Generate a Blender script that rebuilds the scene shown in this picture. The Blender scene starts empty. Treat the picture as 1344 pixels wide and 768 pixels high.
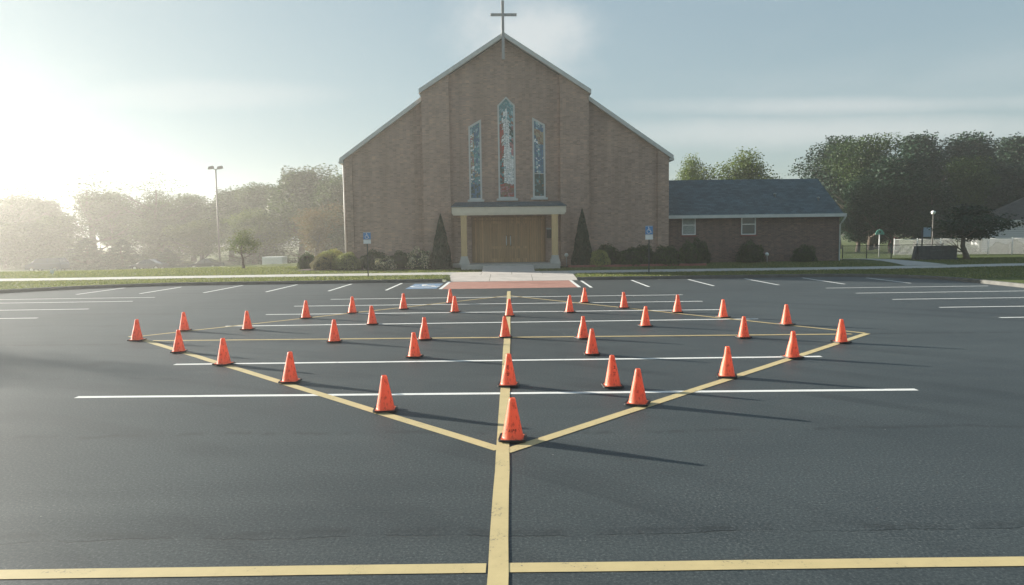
import bpy, bmesh, math, random
import numpy as np
from mathutils import Vector, Matrix
R = math.radians
scn = bpy.context.scene
COL = scn.collection
random.seed(7)

# ------------------------------------------------------------------ camera
F = 944.0; ROLL = 0.0135; PITCH = math.atan(76/944); CAMZ = 2.2
fwd = Vector((0, math.cos(PITCH), -math.sin(PITCH)))
up0 = Vector((0, math.sin(PITCH), math.cos(PITCH))); rt0 = Vector((1, 0, 0))
RT = math.cos(ROLL)*rt0 - math.sin(ROLL)*up0
UP = math.sin(ROLL)*rt0 + math.cos(ROLL)*up0
EYE = Vector((0, 0, CAMZ))
cd = bpy.data.cameras.new('camera'); cam = bpy.data.objects.new('camera', cd); COL.objects.link(cam)
cam.matrix_world = Matrix(((RT.x, UP.x, -fwd.x, EYE.x), (RT.y, UP.y, -fwd.y, EYE.y), (RT.z, UP.z, -fwd.z, EYE.z), (0, 0, 0, 1)))
cd.sensor_width = 36; cd.lens = 36*F/1344; cd.clip_end = 2000; cd.clip_start = .05
scn.camera = cam
def ray(px, py): return fwd*F + RT*(px-672) + UP*(384-py)
def G(px, py, z=0.0):
    d = ray(px, py); t = (z-CAMZ)/d.z; return EYE + d*t
def P(px, py, Y):
    d = ray(px, py); t = Y/d.y; q = EYE + d*t; return q.x, q.z

# ------------------------------------------------------------------ objects
def tag(o, label=None, cat=None, group=None, kind=None):
    if label: o['label'] = label
    if cat: o['category'] = cat
    if group: o['group'] = group
    if kind: o['kind'] = kind
    return o
def thing(name, label, cat, loc=(0, 0, 0), rz=0, group=None):
    o = bpy.data.objects.new(name, None); COL.objects.link(o); o.empty_display_size = .2
    o.location = loc; o.rotation_euler = (0, 0, rz)
    return tag(o, label, cat, group)
class MB:
    def __init__(s): s.v = []; s.f = []; s.m = []; s.sm = []
    def add(s, vs, fs, mi=0, smooth=False):
        n = len(s.v); s.v += [tuple(v) for v in vs]
        for f in fs: s.f.append([i+n for i in f]); s.m.append(mi); s.sm.append(smooth)
    def box(s, x0, x1, y0, y1, z0, z1, mi=0):
        s.add([(x0,y0,z0),(x1,y0,z0),(x1,y1,z0),(x0,y1,z0),(x0,y0,z1),(x1,y0,z1),(x1,y1,z1),(x0,y1,z1)],
              [(0,3,2,1),(4,5,6,7),(0,1,5,4),(1,2,6,5),(2,3,7,6),(3,0,4,7)], mi)
    def frust(s, cx, cy, z0, z1, a0, a1, b0=None, b1=None, mi=0):
        b0 = a0 if b0 is None else b0; b1 = a1 if b1 is None else b1
        s.add([(cx-a0,cy-b0,z0),(cx+a0,cy-b0,z0),(cx+a0,cy+b0,z0),(cx-a0,cy+b0,z0),(cx-a1,cy-b1,z1),(cx+a1,cy-b1,z1),(cx+a1,cy+b1,z1),(cx-a1,cy+b1,z1)],
              [(0,3,2,1),(4,5,6,7),(0,1,5,4),(1,2,6,5),(2,3,7,6),(3,0,4,7)], mi)
    def prism(s, pts, y0, y1, mi=0):            # outline in x,z pushed along y
        n = len(pts)
        a = 0
        for i in range(n):
            x, z = pts[i]; X, Z = pts[(i+1) % n]; a += x*Z-X*z
        if a < 0: pts = pts[::-1]
        vs = [(x, y0, z) for x, z in pts] + [(x, y1, z) for x, z in pts]
        fs = [list(range(n)), list(range(2*n-1, n-1, -1))] + [(j, i, i+n, j+n) for i, j in ((i, (i+1) % n) for i in range(n))]
        s.add(vs, fs, mi)
    def zprism(s, pts, z0, z1, mi=0):
        n = len(pts); vs = [(x, y, z0) for x, y in pts]+[(x, y, z1) for x, y in pts]
        s.add(vs, [list(range(n))[::-1], list(range(n, 2*n))]+[(i, (i+1) % n, (i+1) % n+n, i+n) for i in range(n)], mi)
    def tube(s, pts, rads, n=8, mi=0, cap=True, smooth=True):
        pts = [Vector(p) for p in pts]; rings = []
        base = len(s.v)
        ref = Vector((0, 0, 1))
        for i, p in enumerate(pts):
            d = (pts[min(i+1, len(pts)-1)]-pts[max(i-1, 0)]).normalized()
            rr = Vector((1, 0, 0)) if abs(d.dot(ref)) > .95 else ref
            a = d.cross(rr).normalized(); b = d.cross(a).normalized()
            for k in range(n):
                t = 2*math.pi*k/n
                s.v.append(tuple(p+(a*math.cos(t)+b*math.sin(t))*rads[i]))
        for i in range(len(pts)-1):
            for k in range(n):
                q = base+i*n; s.f.append([q+k, q+n+k, q+n+(k+1) % n, q+(k+1) % n]); s.m.append(mi); s.sm.append(smooth)
        if cap:
            s.f.append([base+k for k in range(n)]); s.m.append(mi); s.sm.append(False)
            q = base+(len(pts)-1)*n; s.f.append([q+k for k in range(n)][::-1]); s.m.append(mi); s.sm.append(False)
    def lathe(s, prof, n=24, mi=0, c=(0, 0, 0), axis='z', smooth=True):
        base = len(s.v)
        for r_, h in prof:
            for k in range(n):
                t = 2*math.pi*k/n
                if axis == 'z': s.v.append((c[0]+r_*math.cos(t), c[1]+r_*math.sin(t), c[2]+h))
                else: s.v.append((c[0]+r_*math.cos(t), c[1]+h, c[2]+r_*math.sin(t)))
        for i in range(len(prof)-1):
            for k in range(n):
                q = base+i*n; s.f.append([q+k, q+(k+1) % n, q+n+(k+1) % n, q+n+k]); s.m.append(mi); s.sm.append(smooth)
    def build(s, name, mats, parent=None, bevel=0, loc=None):
        me = bpy.data.meshes.new(name); me.from_pydata(s.v, [], s.f)
        for m in (mats if isinstance(mats, (list, tuple)) else [mats]): me.materials.append(m)
        me.polygons.foreach_set('material_index', s.m); me.polygons.foreach_set('use_smooth', s.sm)
        me.update()
        bm = bmesh.new(); bm.from_mesh(me); bmesh.ops.recalc_face_normals(bm, faces=bm.faces) ; bm.to_mesh(me); bm.free()
        o = bpy.data.objects.new(name, me); COL.objects.link(o)
        if parent: o.parent = parent
        if loc: o.location = loc
        if bevel:
            md = o.modifiers.new('bevel', 'BEVEL'); md.width = bevel; md.segments = 2; md.limit_method = 'ANGLE'; md.angle_limit = R(40)
        return o
def fast_mesh(name, verts, faces4, mat, cols=None, smooth=False):
    me = bpy.data.meshes.new(name); nv = len(verts); nf = len(faces4); k = faces4.shape[1]
    me.vertices.add(nv); me.vertices.foreach_set('co', verts.astype(np.float32).ravel())
    me.loops.add(nf*k); me.loops.foreach_set('vertex_index', faces4.astype(np.int32).ravel())
    me.polygons.add(nf); me.polygons.foreach_set('loop_start', np.arange(0, nf*k, k, dtype=np.int32))
    me.update(calc_edges=True); me.validate()
    if cols is not None:
        at = me.attributes.new('tint', 'FLOAT', 'FACE'); at.data.foreach_set('value', cols.astype(np.float32))
    me.materials.append(mat)
    return me
def link(name, me, parent=None, loc=None):
    o = bpy.data.objects.new(name, me); COL.objects.link(o)
    if parent: o.parent = parent
    if loc is not None: o.location = loc
    return o

# ------------------------------------------------------------------ materials
class NT:
    def __init__(s, name):
        s.m = bpy.data.materials.new(name); s.m.use_nodes = True; s.t = s.m.node_tree; s.n = s.t.nodes; s.b = s.n["Principled BSDF"]
        s.out = s.n['Material Output']
        s.tc = s.n.new('ShaderNodeTexCoord')
    def lk(s, a, b): s.t.links.new(a, b)
    def node(s, typ, **kw):
        n = s.n.new(typ)
        for k, v in kw.items(): setattr(n, k, v)
        return n
    def noise(s, scale, detail=4, rough=.6, co=None, vec=(1, 1, 1)):
        mp = s.node('ShaderNodeMapping'); mp.inputs['Scale'].default_value = vec
        s.lk(co or s.tc.outputs['Object'], mp.inputs['Vector'])
        n = s.node('ShaderNodeTexNoise'); n.inputs['Scale'].default_value = scale; n.inputs['Detail'].default_value = detail; n.inputs['Roughness'].default_value = rough
        s.lk(mp.outputs[0], n.inputs['Vector']); return n.outputs['Fac']
    def ramp(s, fac, stops):
        r = s.node('ShaderNodeValToRGB'); e = r.color_ramp.elements
        while len(e) < len(stops): e.new(.5)
        for i, (p, c) in enumerate(stops): e[i].position = p; e[i].color = (*c, 1) if len(c) == 3 else c
        s.lk(fac, r.inputs[0]); return r.outputs[0]
    def mix(s, fac, a, b, typ='MIX'):
        m = s.node('ShaderNodeMix', data_type='RGBA', blend_type=typ)
        for sock, v in ((m.inputs[0], fac), (m.inputs[6], a), (m.inputs[7], b)):
            if isinstance(v, (int, float)): sock.default_value = v
            elif isinstance(v, tuple): sock.default_value = (*v, 1)
            else: s.lk(v, sock)
        return m.outputs[2]
    def math(s, op, a, b=0.0, c=0.0, clamp=False):
        m = s.node('ShaderNodeMath', operation=op, use_clamp=clamp)
        for i, v in enumerate((a, b, c)):
            if isinstance(v, (int, float)): m.inputs[i].default_value = v
            else: s.lk(v, m.inputs[i])
        return m.outputs[0]
    def bump(s, h, strength=.3, dist=.02, normal=None):
        b = s.node('ShaderNodeBump'); b.inputs['Strength'].default_value = strength; b.inputs['Distance'].default_value = dist
        s.lk(h, b.inputs['Height'])
        if normal: s.lk(normal, b.inputs['Normal'])
        s.lk(b.outputs[0], s.b.inputs['Normal']); return b.outputs[0]
    def col(s, c):
        if isinstance(c, tuple): s.b.inputs['Base Color'].default_value = (*c, 1)
        else: s.lk(c, s.b.inputs['Base Color'])
    def rough(s, v):
        if isinstance(v, (int, float)): s.b.inputs['Roughness'].default_value = v
        else: s.lk(v, s.b.inputs['Roughness'])
def simple(name, c, rough=.6, var=.15, scale=8, metal=0, bump=.1, spec=.5):
    t = NT(name); n = t.noise(scale, 5)
    d = tuple(x*(1-var) for x in c); l = tuple(min(1, x*(1+var)) for x in c)
    t.col(t.ramp(n, [(.3, d), (.7, l)])); t.rough(rough); t.b.inputs['Metallic'].default_value = metal
    t.b.inputs['Specular IOR Level'].default_value = spec
    if bump: t.bump(t.noise(scale*6, 3), bump, .01)
    return t.m
M = {}
def mk_asphalt():
    t = NT('asphalt')
    big = t.noise(.18, 5, .6); streak = t.noise(1.0, 6, .65, vec=(.12, 1.6, 1)); fine = t.noise(42, 3, .85); mid = t.noise(9, 4, .7)
    c = t.ramp(fine, [(.34, (.026, .036, .040)), (.46, (.050, .064, .067)), (.56, (.072, .088, .090)), (.65, (.13, .145, .143)), (.74, (.26, .265, .26))])
    c = t.mix(t.ramp(big, [(.35, (.0, .0, .0)), (.65, (1, 1, 1))]), t.mix(1.0, c, (.70, .71, .73), 'MULTIPLY'), c)
    c = t.mix(t.ramp(streak, [(.3, (.75,)*3), (.5, (.35,)*3), (.7, (0, 0, 0))]), c, t.mix(1.0, c, (.66, .66, .68), 'MULTIPLY'))
    # sweeping tyre arcs and a long paving seam with cracks
    sp = t.node('ShaderNodeSeparateXYZ'); t.lk(t.tc.outputs['Object'], sp.inputs[0])
    def crack(y0, w, amp, sc, cover, dark, slope=.0):
        wob = t.noise(sc, 6, .7, vec=(1, .05, 1))
        yy = t.math('ADD', t.math('MULTIPLY', t.math('SUBTRACT', wob, .5), amp), t.math('MULTIPLY', sp.outputs['X'], slope))
        d = t.math('ABSOLUTE', t.math('SUBTRACT', t.math('SUBTRACT', sp.outputs['Y'], y0), yy))
        m = t.math('SUBTRACT', 1.0, t.math('DIVIDE', d, w), clamp=True)
        cov = t.ramp(t.noise(2.3, 4, .7, vec=(1, .1, 1)), [(cover, (0, 0, 0)), (cover+.12, (1, 1, 1))])
        m = t.math('MULTIPLY', m, cov)
        return t.math('MULTIPLY', m, dark)
    cr = crack(5.12, .016, .35, .9, .40, .95, .004)
    cr2 = crack(5.2, .09, .5, .7, .42, .45, .004)
    cr3 = crack(7.9, .10, .8, .35, .45, .5, -.01)
    cr4 = crack(15.1, .16, .8, .2, .42, .55, 0)
    cr5 = crack(11.3, .06, .8, .3, .5, .45, 0)
    tot = t.math('MAXIMUM', t.math('MAXIMUM', t.math('MAXIMUM', cr, cr2), cr3), t.math('MAXIMUM', cr4, cr5))
    c = t.mix(tot, c, (.012, .014, .015))
    # broad wheel sweeps and dark oil drips
    arc = t.math('SQRT', t.math('ADD', t.math('POWER', t.math('ADD', sp.outputs['X'], 14.0), 2.0), t.math('POWER', t.math('ADD', sp.outputs['Y'], 9.0), 2.0)))
    an = t.node('ShaderNodeTexNoise', noise_dimensions='1D'); an.inputs['Scale'].default_value = 1.4; an.inputs['Detail'].default_value = 5; t.lk(arc, an.inputs['W'])
    am = t.math('MULTIPLY', t.ramp(an.outputs['Fac'], [(.52, (0, 0, 0)), (.64, (1, 1, 1))]), t.ramp(t.noise(.25, 3), [(.42, (0, 0, 0)), (.6, (1, 1, 1))]))
    c = t.mix(t.math('MULTIPLY', am, .55), c, t.mix(1.0, c, (.55, .56, .58), 'MULTIPLY'))
    vs_ = t.node('ShaderNodeTexVoronoi'); vs_.inputs['Scale'].default_value = .42; vs_.inputs['Randomness'].default_value = 1
    wv = t.node('ShaderNodeVectorMath', operation='ADD'); nz = t.node('ShaderNodeTexNoise'); nz.inputs['Scale'].default_value = 3.0; t.lk(t.tc.outputs['Object'], nz.inputs['Vector'])
    sc_n = t.node('ShaderNodeVectorMath', operation='SCALE'); sc_n.inputs['Scale'].default_value = .45; t.lk(nz.outputs['Color'], sc_n.inputs[0])
    t.lk(t.tc.outputs['Object'], wv.inputs[0]); t.lk(sc_n.outputs[0], wv.inputs[1]); t.lk(wv.outputs[0], vs_.inputs['Vector'])
    oil = t.ramp(vs_.outputs['Distance'], [(.0, (1, 1, 1)), (.10, (.5, .5, .5)), (.16, (0, 0, 0))])
    sep = t.node('ShaderNodeSeparateColor'); t.lk(vs_.outputs['Color'], sep.inputs[0])
    oil = t.math('MULTIPLY', oil, t.math('GREATER_THAN', sep.outputs[0], .62))
    c = t.mix(t.math('MULTIPLY', oil, .5), c, (.022, .024, .026))
    # tiny pale chips
    vo = t.node('ShaderNodeTexVoronoi'); vo.inputs['Scale'].default_value = 2.2; t.lk(t.tc.outputs['Object'], vo.inputs['Vector'])
    chip = t.math('LESS_THAN', vo.outputs['Distance'], .018)
    c = t.mix(chip, c, (.35, .35, .32))
    t.col(c)
    rr = t.math('ADD', .50, t.math('MULTIPLY', streak, .16))
    t.rough(rr); t.b.inputs['Specular IOR Level'].default_value = .30
    h = t.math('ADD', fine, t.math('MULTIPLY', mid, .6))
    h = t.math('SUBTRACT', h, t.math('MULTIPLY', cr, 3.0))
    t.bump(h, .15, .006)
    return t.m
M['asphalt'] = mk_asphalt()
def paint(name, c, wear=.44):
    t = NT(name)
    fine = t.noise(38, 4, .75); mid = t.noise(3.5, 5, .7)
    w = t.math('ADD', t.math('MULTIPLY', fine, .55), t.math('MULTIPLY', mid, .45))
    base = t.ramp(mid, [(.3, tuple(x*.86 for x in c)), (.7, c)])
    t.col(t.mix(t.ramp(w, [(wear-.10, (1, 1, 1)), (wear-.02, (0, 0, 0))]), base, (.1, .1, .095)))
    t.rough(.7); t.bump(fine, .3, .004); return t.m
M['yellow'] = paint('yellow_paint', (.56, .455, .23)); M['yellow_thin'] = paint('faded_yellow_paint', (.46, .36, .17), .46)
M['white_line'] = paint('white_paint', (.78, .79, .76), .43); M['blue_paint'] = paint('blue_paint', (.16, .27, .42), .50)
def mk_brickwalk():
    t = NT('stamped_brick'); b = t.node('ShaderNodeTexBrick'); b.inputs['Scale'].default_value = 1
    b.inputs['Brick Width'].default_value = .22; b.inputs['Row Height'].default_value = .11; b.inputs['Mortar Size'].default_value = .008
    b.inputs['Color1'].default_value = (.40, .17, .13, 1); b.inputs['Color2'].default_value = (.30, .12, .09, 1); b.inputs['Mortar'].default_value = (.24, .17, .14, 1)
    t.lk(t.tc.outputs['Object'], b.inputs['Vector'])
    t.col(t.mix(.35, b.outputs[0], t.ramp(t.noise(2, 5), [(.3, (.28, .13, .1)), (.7, (.48, .24, .18))]))); t.rough(.8); return t.m
M['brickwalk'] = mk_brickwalk()
def mk_brick(name, c1, c2, mo):
    t = NT(name)
    sp = t.node('ShaderNodeSeparateXYZ'); t.lk(t.tc.outputs['Object'], sp.inputs[0])
    cb = t.node('ShaderNodeCombineXYZ')
    t.lk(t.math('ADD', sp.outputs['X'], sp.outputs['Y']), cb.inputs['X']); t.lk(sp.outputs['Z'], cb.inputs['Y'])
    b = t.node('ShaderNodeTexBrick'); b.inputs['Scale'].default_value = 1
    b.inputs['Brick Width'].default_value = .21; b.inputs['Row Height'].default_value = .075; b.inputs['Mortar Size'].default_value = .006; b.inputs['Mortar Smooth'].default_value = .3
    b.inputs['Color1'].default_value = (*c1, 1); b.inputs['Color2'].default_value = (*c2, 1); b.inputs['Mortar'].default_value = (*mo, 1)
    t.lk(cb.outputs[0], b.inputs['Vector'])
    # individual burnt and pale bricks
    v = t.node('ShaderNodeTexWhiteNoise', noise_dimensions='2D')
    fx = t.math('FLOOR', t.math('DIVIDE', t.math('ADD', sp.outputs['X'], sp.outputs['Y']), .21)); fz = t.math('FLOOR', t.math('DIVIDE', sp.outputs['Z'], .075))
    cc = t.node('ShaderNodeCombineXYZ'); t.lk(fx, cc.inputs[0]); t.lk(fz, cc.inputs[1]); t.lk(cc.outputs[0], v.inputs['Vector'])
    vr = t.ramp(v.outputs['Value'], [(.0, (.74, .76, .78)), (.25, (.95, .95, .95)), (.8, (1.03, 1.03, 1.03)), (1, (1.22, 1.18, 1.12))])
    c = t.mix(1.0, b.outputs[0], vr, 'MULTIPLY')
    st = t.ramp(t.noise(.35, 6, .65), [(.3, (.86, .86, .87)), (.7, (1.1, 1.09, 1.07))])
    c = t.mix(1.0, c, st, 'MULTIPLY')
    dr = t.noise(1.0, 5, .6, vec=(2.2, 2.2, .12))
    c = t.mix(1.0, c, t.ramp(dr, [(.38, (.88, .88, .87)), (.55, (1, 1, 1)), (.72, (1.07, 1.07, 1.06))]), 'MULTIPLY')
    t.col(c); t.rough(.88); t.bump(t.math('SUBTRACT', 1.0, b.outputs['Fac']), .5, .008)
    return t.m
M['brick'] = mk_brick('brick', (.42, .285, .225), (.35, .235, .185), (.45, .39, .34))
M['brick_annex'] = mk_brick('dark_brick', (.20, .125, .10), (.15, .09, .075), (.25, .22, .19))
M['brick_edge'] = simple('brick_edging', (.26, .10, .08), .85)
def mk_grass():
    t = NT('lawn_soil'); n = t.noise(1.2, 6, .7); f = t.noise(30, 3, .8)
    c = t.ramp(n, [(.3, (.07, .10, .03)), (.55, (.11, .135, .045)), (.75, (.17, .18, .08))])
    c = t.mix(t.ramp(f, [(.4, (.7,)*3), (.6, (0,)*3)]), c, t.mix(1.0, c, (.55, .6, .5), 'MULTIPLY'))
    t.col(c); t.rough(.95); t.b.inputs['Specular IOR Level'].default_value = .1; t.bump(f, .8, .04); return t.m
M['lawn'] = mk_grass()
def leaf_mat(name, stops, trans=.3, vary=.25, tr_tint=(1.2, 1.25, .6)):
    t = NT(name)
    at = t.node('ShaderNodeAttribute', attribute_name='tint'); oi = t.node('ShaderNodeObjectInfo')
    c = t.ramp(at.outputs['Fac'], stops)
    k = t.math('ADD', 1-vary/2, t.math('MULTIPLY', oi.outputs['Random'], vary))
    cb = t.node('ShaderNodeCombineColor')
    for i in range(3): t.lk(k, cb.inputs[i])
    c = t.mix(1.0, c, cb.outputs[0], 'MULTIPLY')
    t.col(c); t.rough(.62); t.b.inputs['Specular IOR Level'].default_value = .25
    tr = t.node('ShaderNodeBsdfTranslucent'); t.lk(t.mix(1.0, c, tr_tint, 'MULTIPLY'), tr.inputs[0])
    ms = t.node('ShaderNodeMixShader'); ms.inputs[0].default_value = trans
    t.lk(t.b.outputs[0], ms.inputs[1]); t.lk(tr.outputs[0], ms.inputs[2]); t.lk(ms.outputs[0], t.out.inputs[0])
    return t.m
M['leaf_green'] = leaf_mat('green_leaves', [(0, (.018, .038, .014)), (.5, (.035, .068, .022)), (1, (.075, .11, .032))])
M['leaf_dark'] = leaf_mat('dark_green_leaves', [(0, (.006, .021, .012)), (.5, (.013, .040, .020)), (1, (.030, .070, .032))], .15)
M['leaf_pale'] = leaf_mat('pale_green_leaves', [(0, (.05, .075, .022)), (.5, (.08, .115, .03)), (1, (.13, .155, .05))], .35)
M['leaf_rust'] = leaf_mat('rust_leaves', [(0, (.07, .06, .03)), (.5, (.12, .085, .042)), (1, (.17, .12, .06))], .35)
M['leaf_shrub'] = leaf_mat('clipped_shrub_leaves', [(0, (.11, .14, .045)), (.5, (.19, .21, .075)), (1, (.28, .28, .11))], .3)
M['leaf_brown'] = leaf_mat('brownish_shrub_leaves', [(0, (.09, .09, .035)), (.5, (.14, .13, .06)), (1, (.20, .17, .08))], .3)
M['leaf_gold'] = leaf_mat('yellow_green_leaves', [(0, (.14, .16, .045)), (.5, (.27, .28, .09)), (1, (.40, .38, .16))], .25)
M['leaf_cream'] = leaf_mat('green_leaves_and_cream_blossom', [(0, (.05, .08, .03)), (.55, (.10, .13, .05)), (.62, (.55, .48, .33)), (1, (.65, .6, .48))], .15)
M['leaf_pink'] = leaf_mat('green_leaves_and_pink_blossom', [(0, (.03, .05, .02)), (.55, (.05, .07, .03)), (.62, (.40, .12, .13)), (1, (.5, .2, .2))], .15)
M['grass_blade'] = leaf_mat('grass_blades', [(0, (.07, .105, .03)), (.5, (.13, .16, .05)), (1, (.25, .24, .11))], .3, 0)
M['bark'] = simple('bark', (.075, .058, .045), .9, .35, 6, bump=.6)
M['bark_pale'] = simple('pale_bark', (.16, .13, .10), .9, .3, 6, bump=.6)
M['concrete'] = simple('concrete', (.42, .41, .38), .85, .14, 1.6, bump=.25)
M['kerb'] = simple('kerb_concrete', (.10, .10, .093), .85, .25, 2.5, bump=.3)
M['pinkconc'] = simple('pale_concrete', (.50, .46, .42), .85, .12, 1.4, bump=.25)
M['shingle'] = None
def mk_shingle(name, c):
    t = NT(name); b = t.node('ShaderNodeTexBrick'); b.inputs['Scale'].default_value = 1
    b.inputs['Brick Width'].default_value = .32; b.inputs['Row Height'].default_value = .145; b.inputs['Mortar Size'].default_value = .008
    b.inputs['Color1'].default_value = (*[x*1.25 for x in c], 1); b.inputs['Color2'].default_value = (*[x*.75 for x in c], 1); b.inputs['Mortar'].default_value = (*[x*.4 for x in c], 1)
    t.lk(t.tc.outputs['Object'], b.inputs['Vector'])
    c2 = t.mix(1.0, b.outputs[0], t.ramp(t.noise(.8, 6), [(.3, (.8,)*3), (.7, (1.2,)*3)]), 'MULTIPLY')
    t.col(c2); t.rough(.85); t.bump(t.noise(60, 2), .4, .01); return t.m
M['shingle'] = mk_shingle('blue_grey_shingles', (.062, .098, .115))
M['shingle_brown'] = mk_shingle('brown_shingles', (.06, .055, .052))
M['trim'] = simple('grey_white_trim', (.55, .56, .54), .5, .08, 3)
M['cream_trim'] = simple('cream_trim', (.60, .56, .46), .5, .08, 3)
M['cross'] = simple('grey_metal', (.34, .34, .34), .5, .1, 4)
def mk_wood(name, c, plank=.14):
    t = NT(name)
    g = t.noise(3.0, 6, .7, vec=(12, 12, .6)); n = t.noise(1.1, 4)
    sp = t.node('ShaderNodeSeparateXYZ'); t.lk(t.tc.outputs['Object'], sp.inputs[0])
    k = t.math('DIVIDE', sp.outputs['X'], plank)
    fr = t.math('FRACT', t.math('ADD', k, 100.0)); ln = t.math('LESS_THAN', fr, .07)
    wn = t.node('ShaderNodeTexWhiteNoise', noise_dimensions='1D'); t.lk(t.math('FLOOR', k), wn.inputs['W'])
    cc = t.ramp(g, [(.3, tuple(x*.72 for x in c)), (.7, tuple(x*1.2 for x in c))])
    cc = t.mix(1.0, cc, t.ramp(wn.outputs[0], [(0, (.82,)*3), (1, (1.15,)*3)]), 'MULTIPLY')
    cc = t.mix(ln, cc, tuple(x*.3 for x in c))
    t.col(cc); t.rough(.5); t.bump(g, .15, .01); return t.m
M['wood'] = mk_wood('varnished_oak', (.46, .29, .14)); M['wood_panel'] = mk_wood('oak_boards', (.40, .25, .12), .1)
M['wood_post'] = mk_wood('pale_timber', (.56, .41, .21), 9.0)
M['glass'] = simple('window_glass', (.045, .06, .065), .08, .3, .7, bump=0, spec=.8)
M['lace'] = simple('lace_curtain', (.33, .36, .34), .6, .5, 30)
M['white'] = simple('white_paintwork', (.74, .75, .73), .5, .06, 4)
M['metal'] = simple('galvanised_metal', (.40, .41, .41), .5, .12, 6, metal=.3)
M['fence_wire'] = simple('pale_fence_wire', (.5, .51, .49), .6, .1, 6)
M['pole'] = simple('weathered_bronze_metal', (.11, .10, .09), .6, .15, 6)
M['dark_metal'] = simple('dark_green_metal', (.035, .045, .04), .5, .2, 6)
M['black'] = simple('black_metal', (.02, .02, .022), .45, .2, 6)
M['rubber'] = simple('black_rubber', (.018, .018, .019), .65, .3, 10)
M['stone'] = simple('dark_granite', (.055, .058, .06), .6, .35, 5, bump=.3)
M['stone_mark'] = simple('granite_lettering', (.10, .105, .105), .7, .2, 5)
M['mulch'] = simple('mulch', (.06, .04, .03), .95, .4, 9, bump=.8)
M['sign_blue'] = simple('sign_blue', (.05, .22, .50), .4, .06, 4); M['sign_white'] = simple('sign_white', (.75, .77, .78), .4, .05, 4)
M['sign_pale'] = simple('pale_blue_sign', (.33, .42, .50), .5, .06, 4); M['sign_green'] = simple('sign_green', (.10, .32, .24), .5, .1, 4)
M['siding'] = None
def mk_siding():
    t = NT('white_siding'); sp = t.node('ShaderNodeSeparateXYZ'); t.lk(t.tc.outputs['Object'], sp.inputs[0])
    fr = t.math('FRACT', t.math('DIVIDE', t.math('ADD', sp.outputs['Z'], 50.0), .2))
    t.col(t.mix(t.math('LESS_THAN', fr, .12), (.62, .64, .65), (.30, .32, .33))); t.rough(.6); t.bump(fr, .6, .02); return t.m
M['siding'] = mk_siding()
def mk_cone():
    t = NT('orange_cone_plastic'); oi = t.node('ShaderNodeObjectInfo')
    n = t.noise(7, 6, .7); g = t.noise(22, 5, .75, vec=(1, 1, .4))
    c = t.ramp(n, [(.3, (.87, .23, .12)), (.7, (.94, .30, .165))])
    c = t.mix(t.math('MULTIPLY', oi.outputs['Random'], .35), c, (.66, .14, .07))
    c = t.mix(t.ramp(g, [(.52, (0, 0, 0)), (.66, (.75,)*3)]), c, (.30, .10, .06))
    t.col(c); t.rough(t.math('ADD', .34, t.math('MULTIPLY', n, .25)))
    t.b.inputs['Subsurface Weight'].default_value = .0
    tr = t.node('ShaderNodeBsdfTranslucent'); t.lk(c, tr.inputs[0]); ms = t.node('ShaderNodeMixShader'); ms.inputs[0].default_value = .42
    t.lk(t.b.outputs[0], ms.inputs[1]); t.lk(tr.outputs[0], ms.inputs[2]); t.lk(ms.outputs[0], t.out.inputs[0])
    t.bump(t.noise(14, 3), .15, .004)
    return t.m
M['cone'] = mk_cone(); M['ink'] = simple('black_stencil_ink', (.06, .03, .025), .6, .4, 60, bump=0)
def glassmat(n, c): return simple(n, c, .22, .25, 5, bump=.15, spec=.6)
SG = [glassmat('stained_glass_'+n, c) for n, c in (
    ('white', (.80, .84, .80)), ('pale_blue', (.34, .50, .55)), ('red', (.42, .09, .06)), ('rose', (.45, .22, .22)), ('teal', (.12, .30, .33)),
    ('blue', (.09, .19, .31)), ('amber', (.38, .31, .20)), ('dark_green', (.05, .10, .09)), ('brown', (.28, .16, .10)))]
M['lead'] = simple('lead_came', (.045, .05, .05), .5, .2, 10)

# ------------------------------------------------------------------ terrain
XL, XR, YF, YB = -24.0, 18.8, 34.1, -18.0
def sm(t): t = max(0, min(1, t)); return t*t*(3-2*t)
def Hgt(x, y):
    dx = max(XL-x, x-XR, 0); dy = max(y-YF, 0); d = math.hypot(dx, dy)
    z = .13 + .010*min(d, 6) + .014*max(0, min(d-5, 5))
    yc = 40 + (x+28)*.85 if x > -28 else 40
    z -= 2.15*sm((y-yc)/62)*sm((-9-x)/8)
    z -= .22*sm((y-46)/10)*sm((x-12)/8)
    if abs(x) < 3.6 and y < 38: z = min(z, .02 + .12*sm((y-34)/3.2)*.9 + (.1 if abs(x) > 3.2 else 0))
    return z
# outline of the car park: rounded far corners
def outline():
    pts = []
    def seg(a, b, step):
        n = max(1, int(math.dist(a, b)/step))
        for i in range(n): pts.append((a[0]+(b[0]-a[0])*i/n, a[1]+(b[1]-a[1])*i/n))
    rl, rr = 9.5, 4.5
    seg((XL, YB), (XR, YB), 3); seg((XR, YB), (XR, YF-rr), 1)
    for k in range(16):
        a = (math.pi/2)*k/16; pts.append((XR-rr+rr*math.cos(a), YF-rr+rr*math.sin(a)))
    seg((XR-rr, YF), (XL+rl, YF), .4)
    for k in range(24):
        a = math.pi/2+(math.pi/2)*k/24; pts.append((XL+rl+rl*math.cos(a), YF-rl+rl*math.sin(a)))
    seg((XL, YF-rl), (XL, YB), 1.5)
    return pts
OUT = outline(); N = len(OUT)
NRM = []
for i in range(N):
    a = Vector(OUT[i-1]); b = Vector(OUT[(i+1) % N]); d = (b-a).normalized(); NRM.append((d.y, -d.x))
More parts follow.
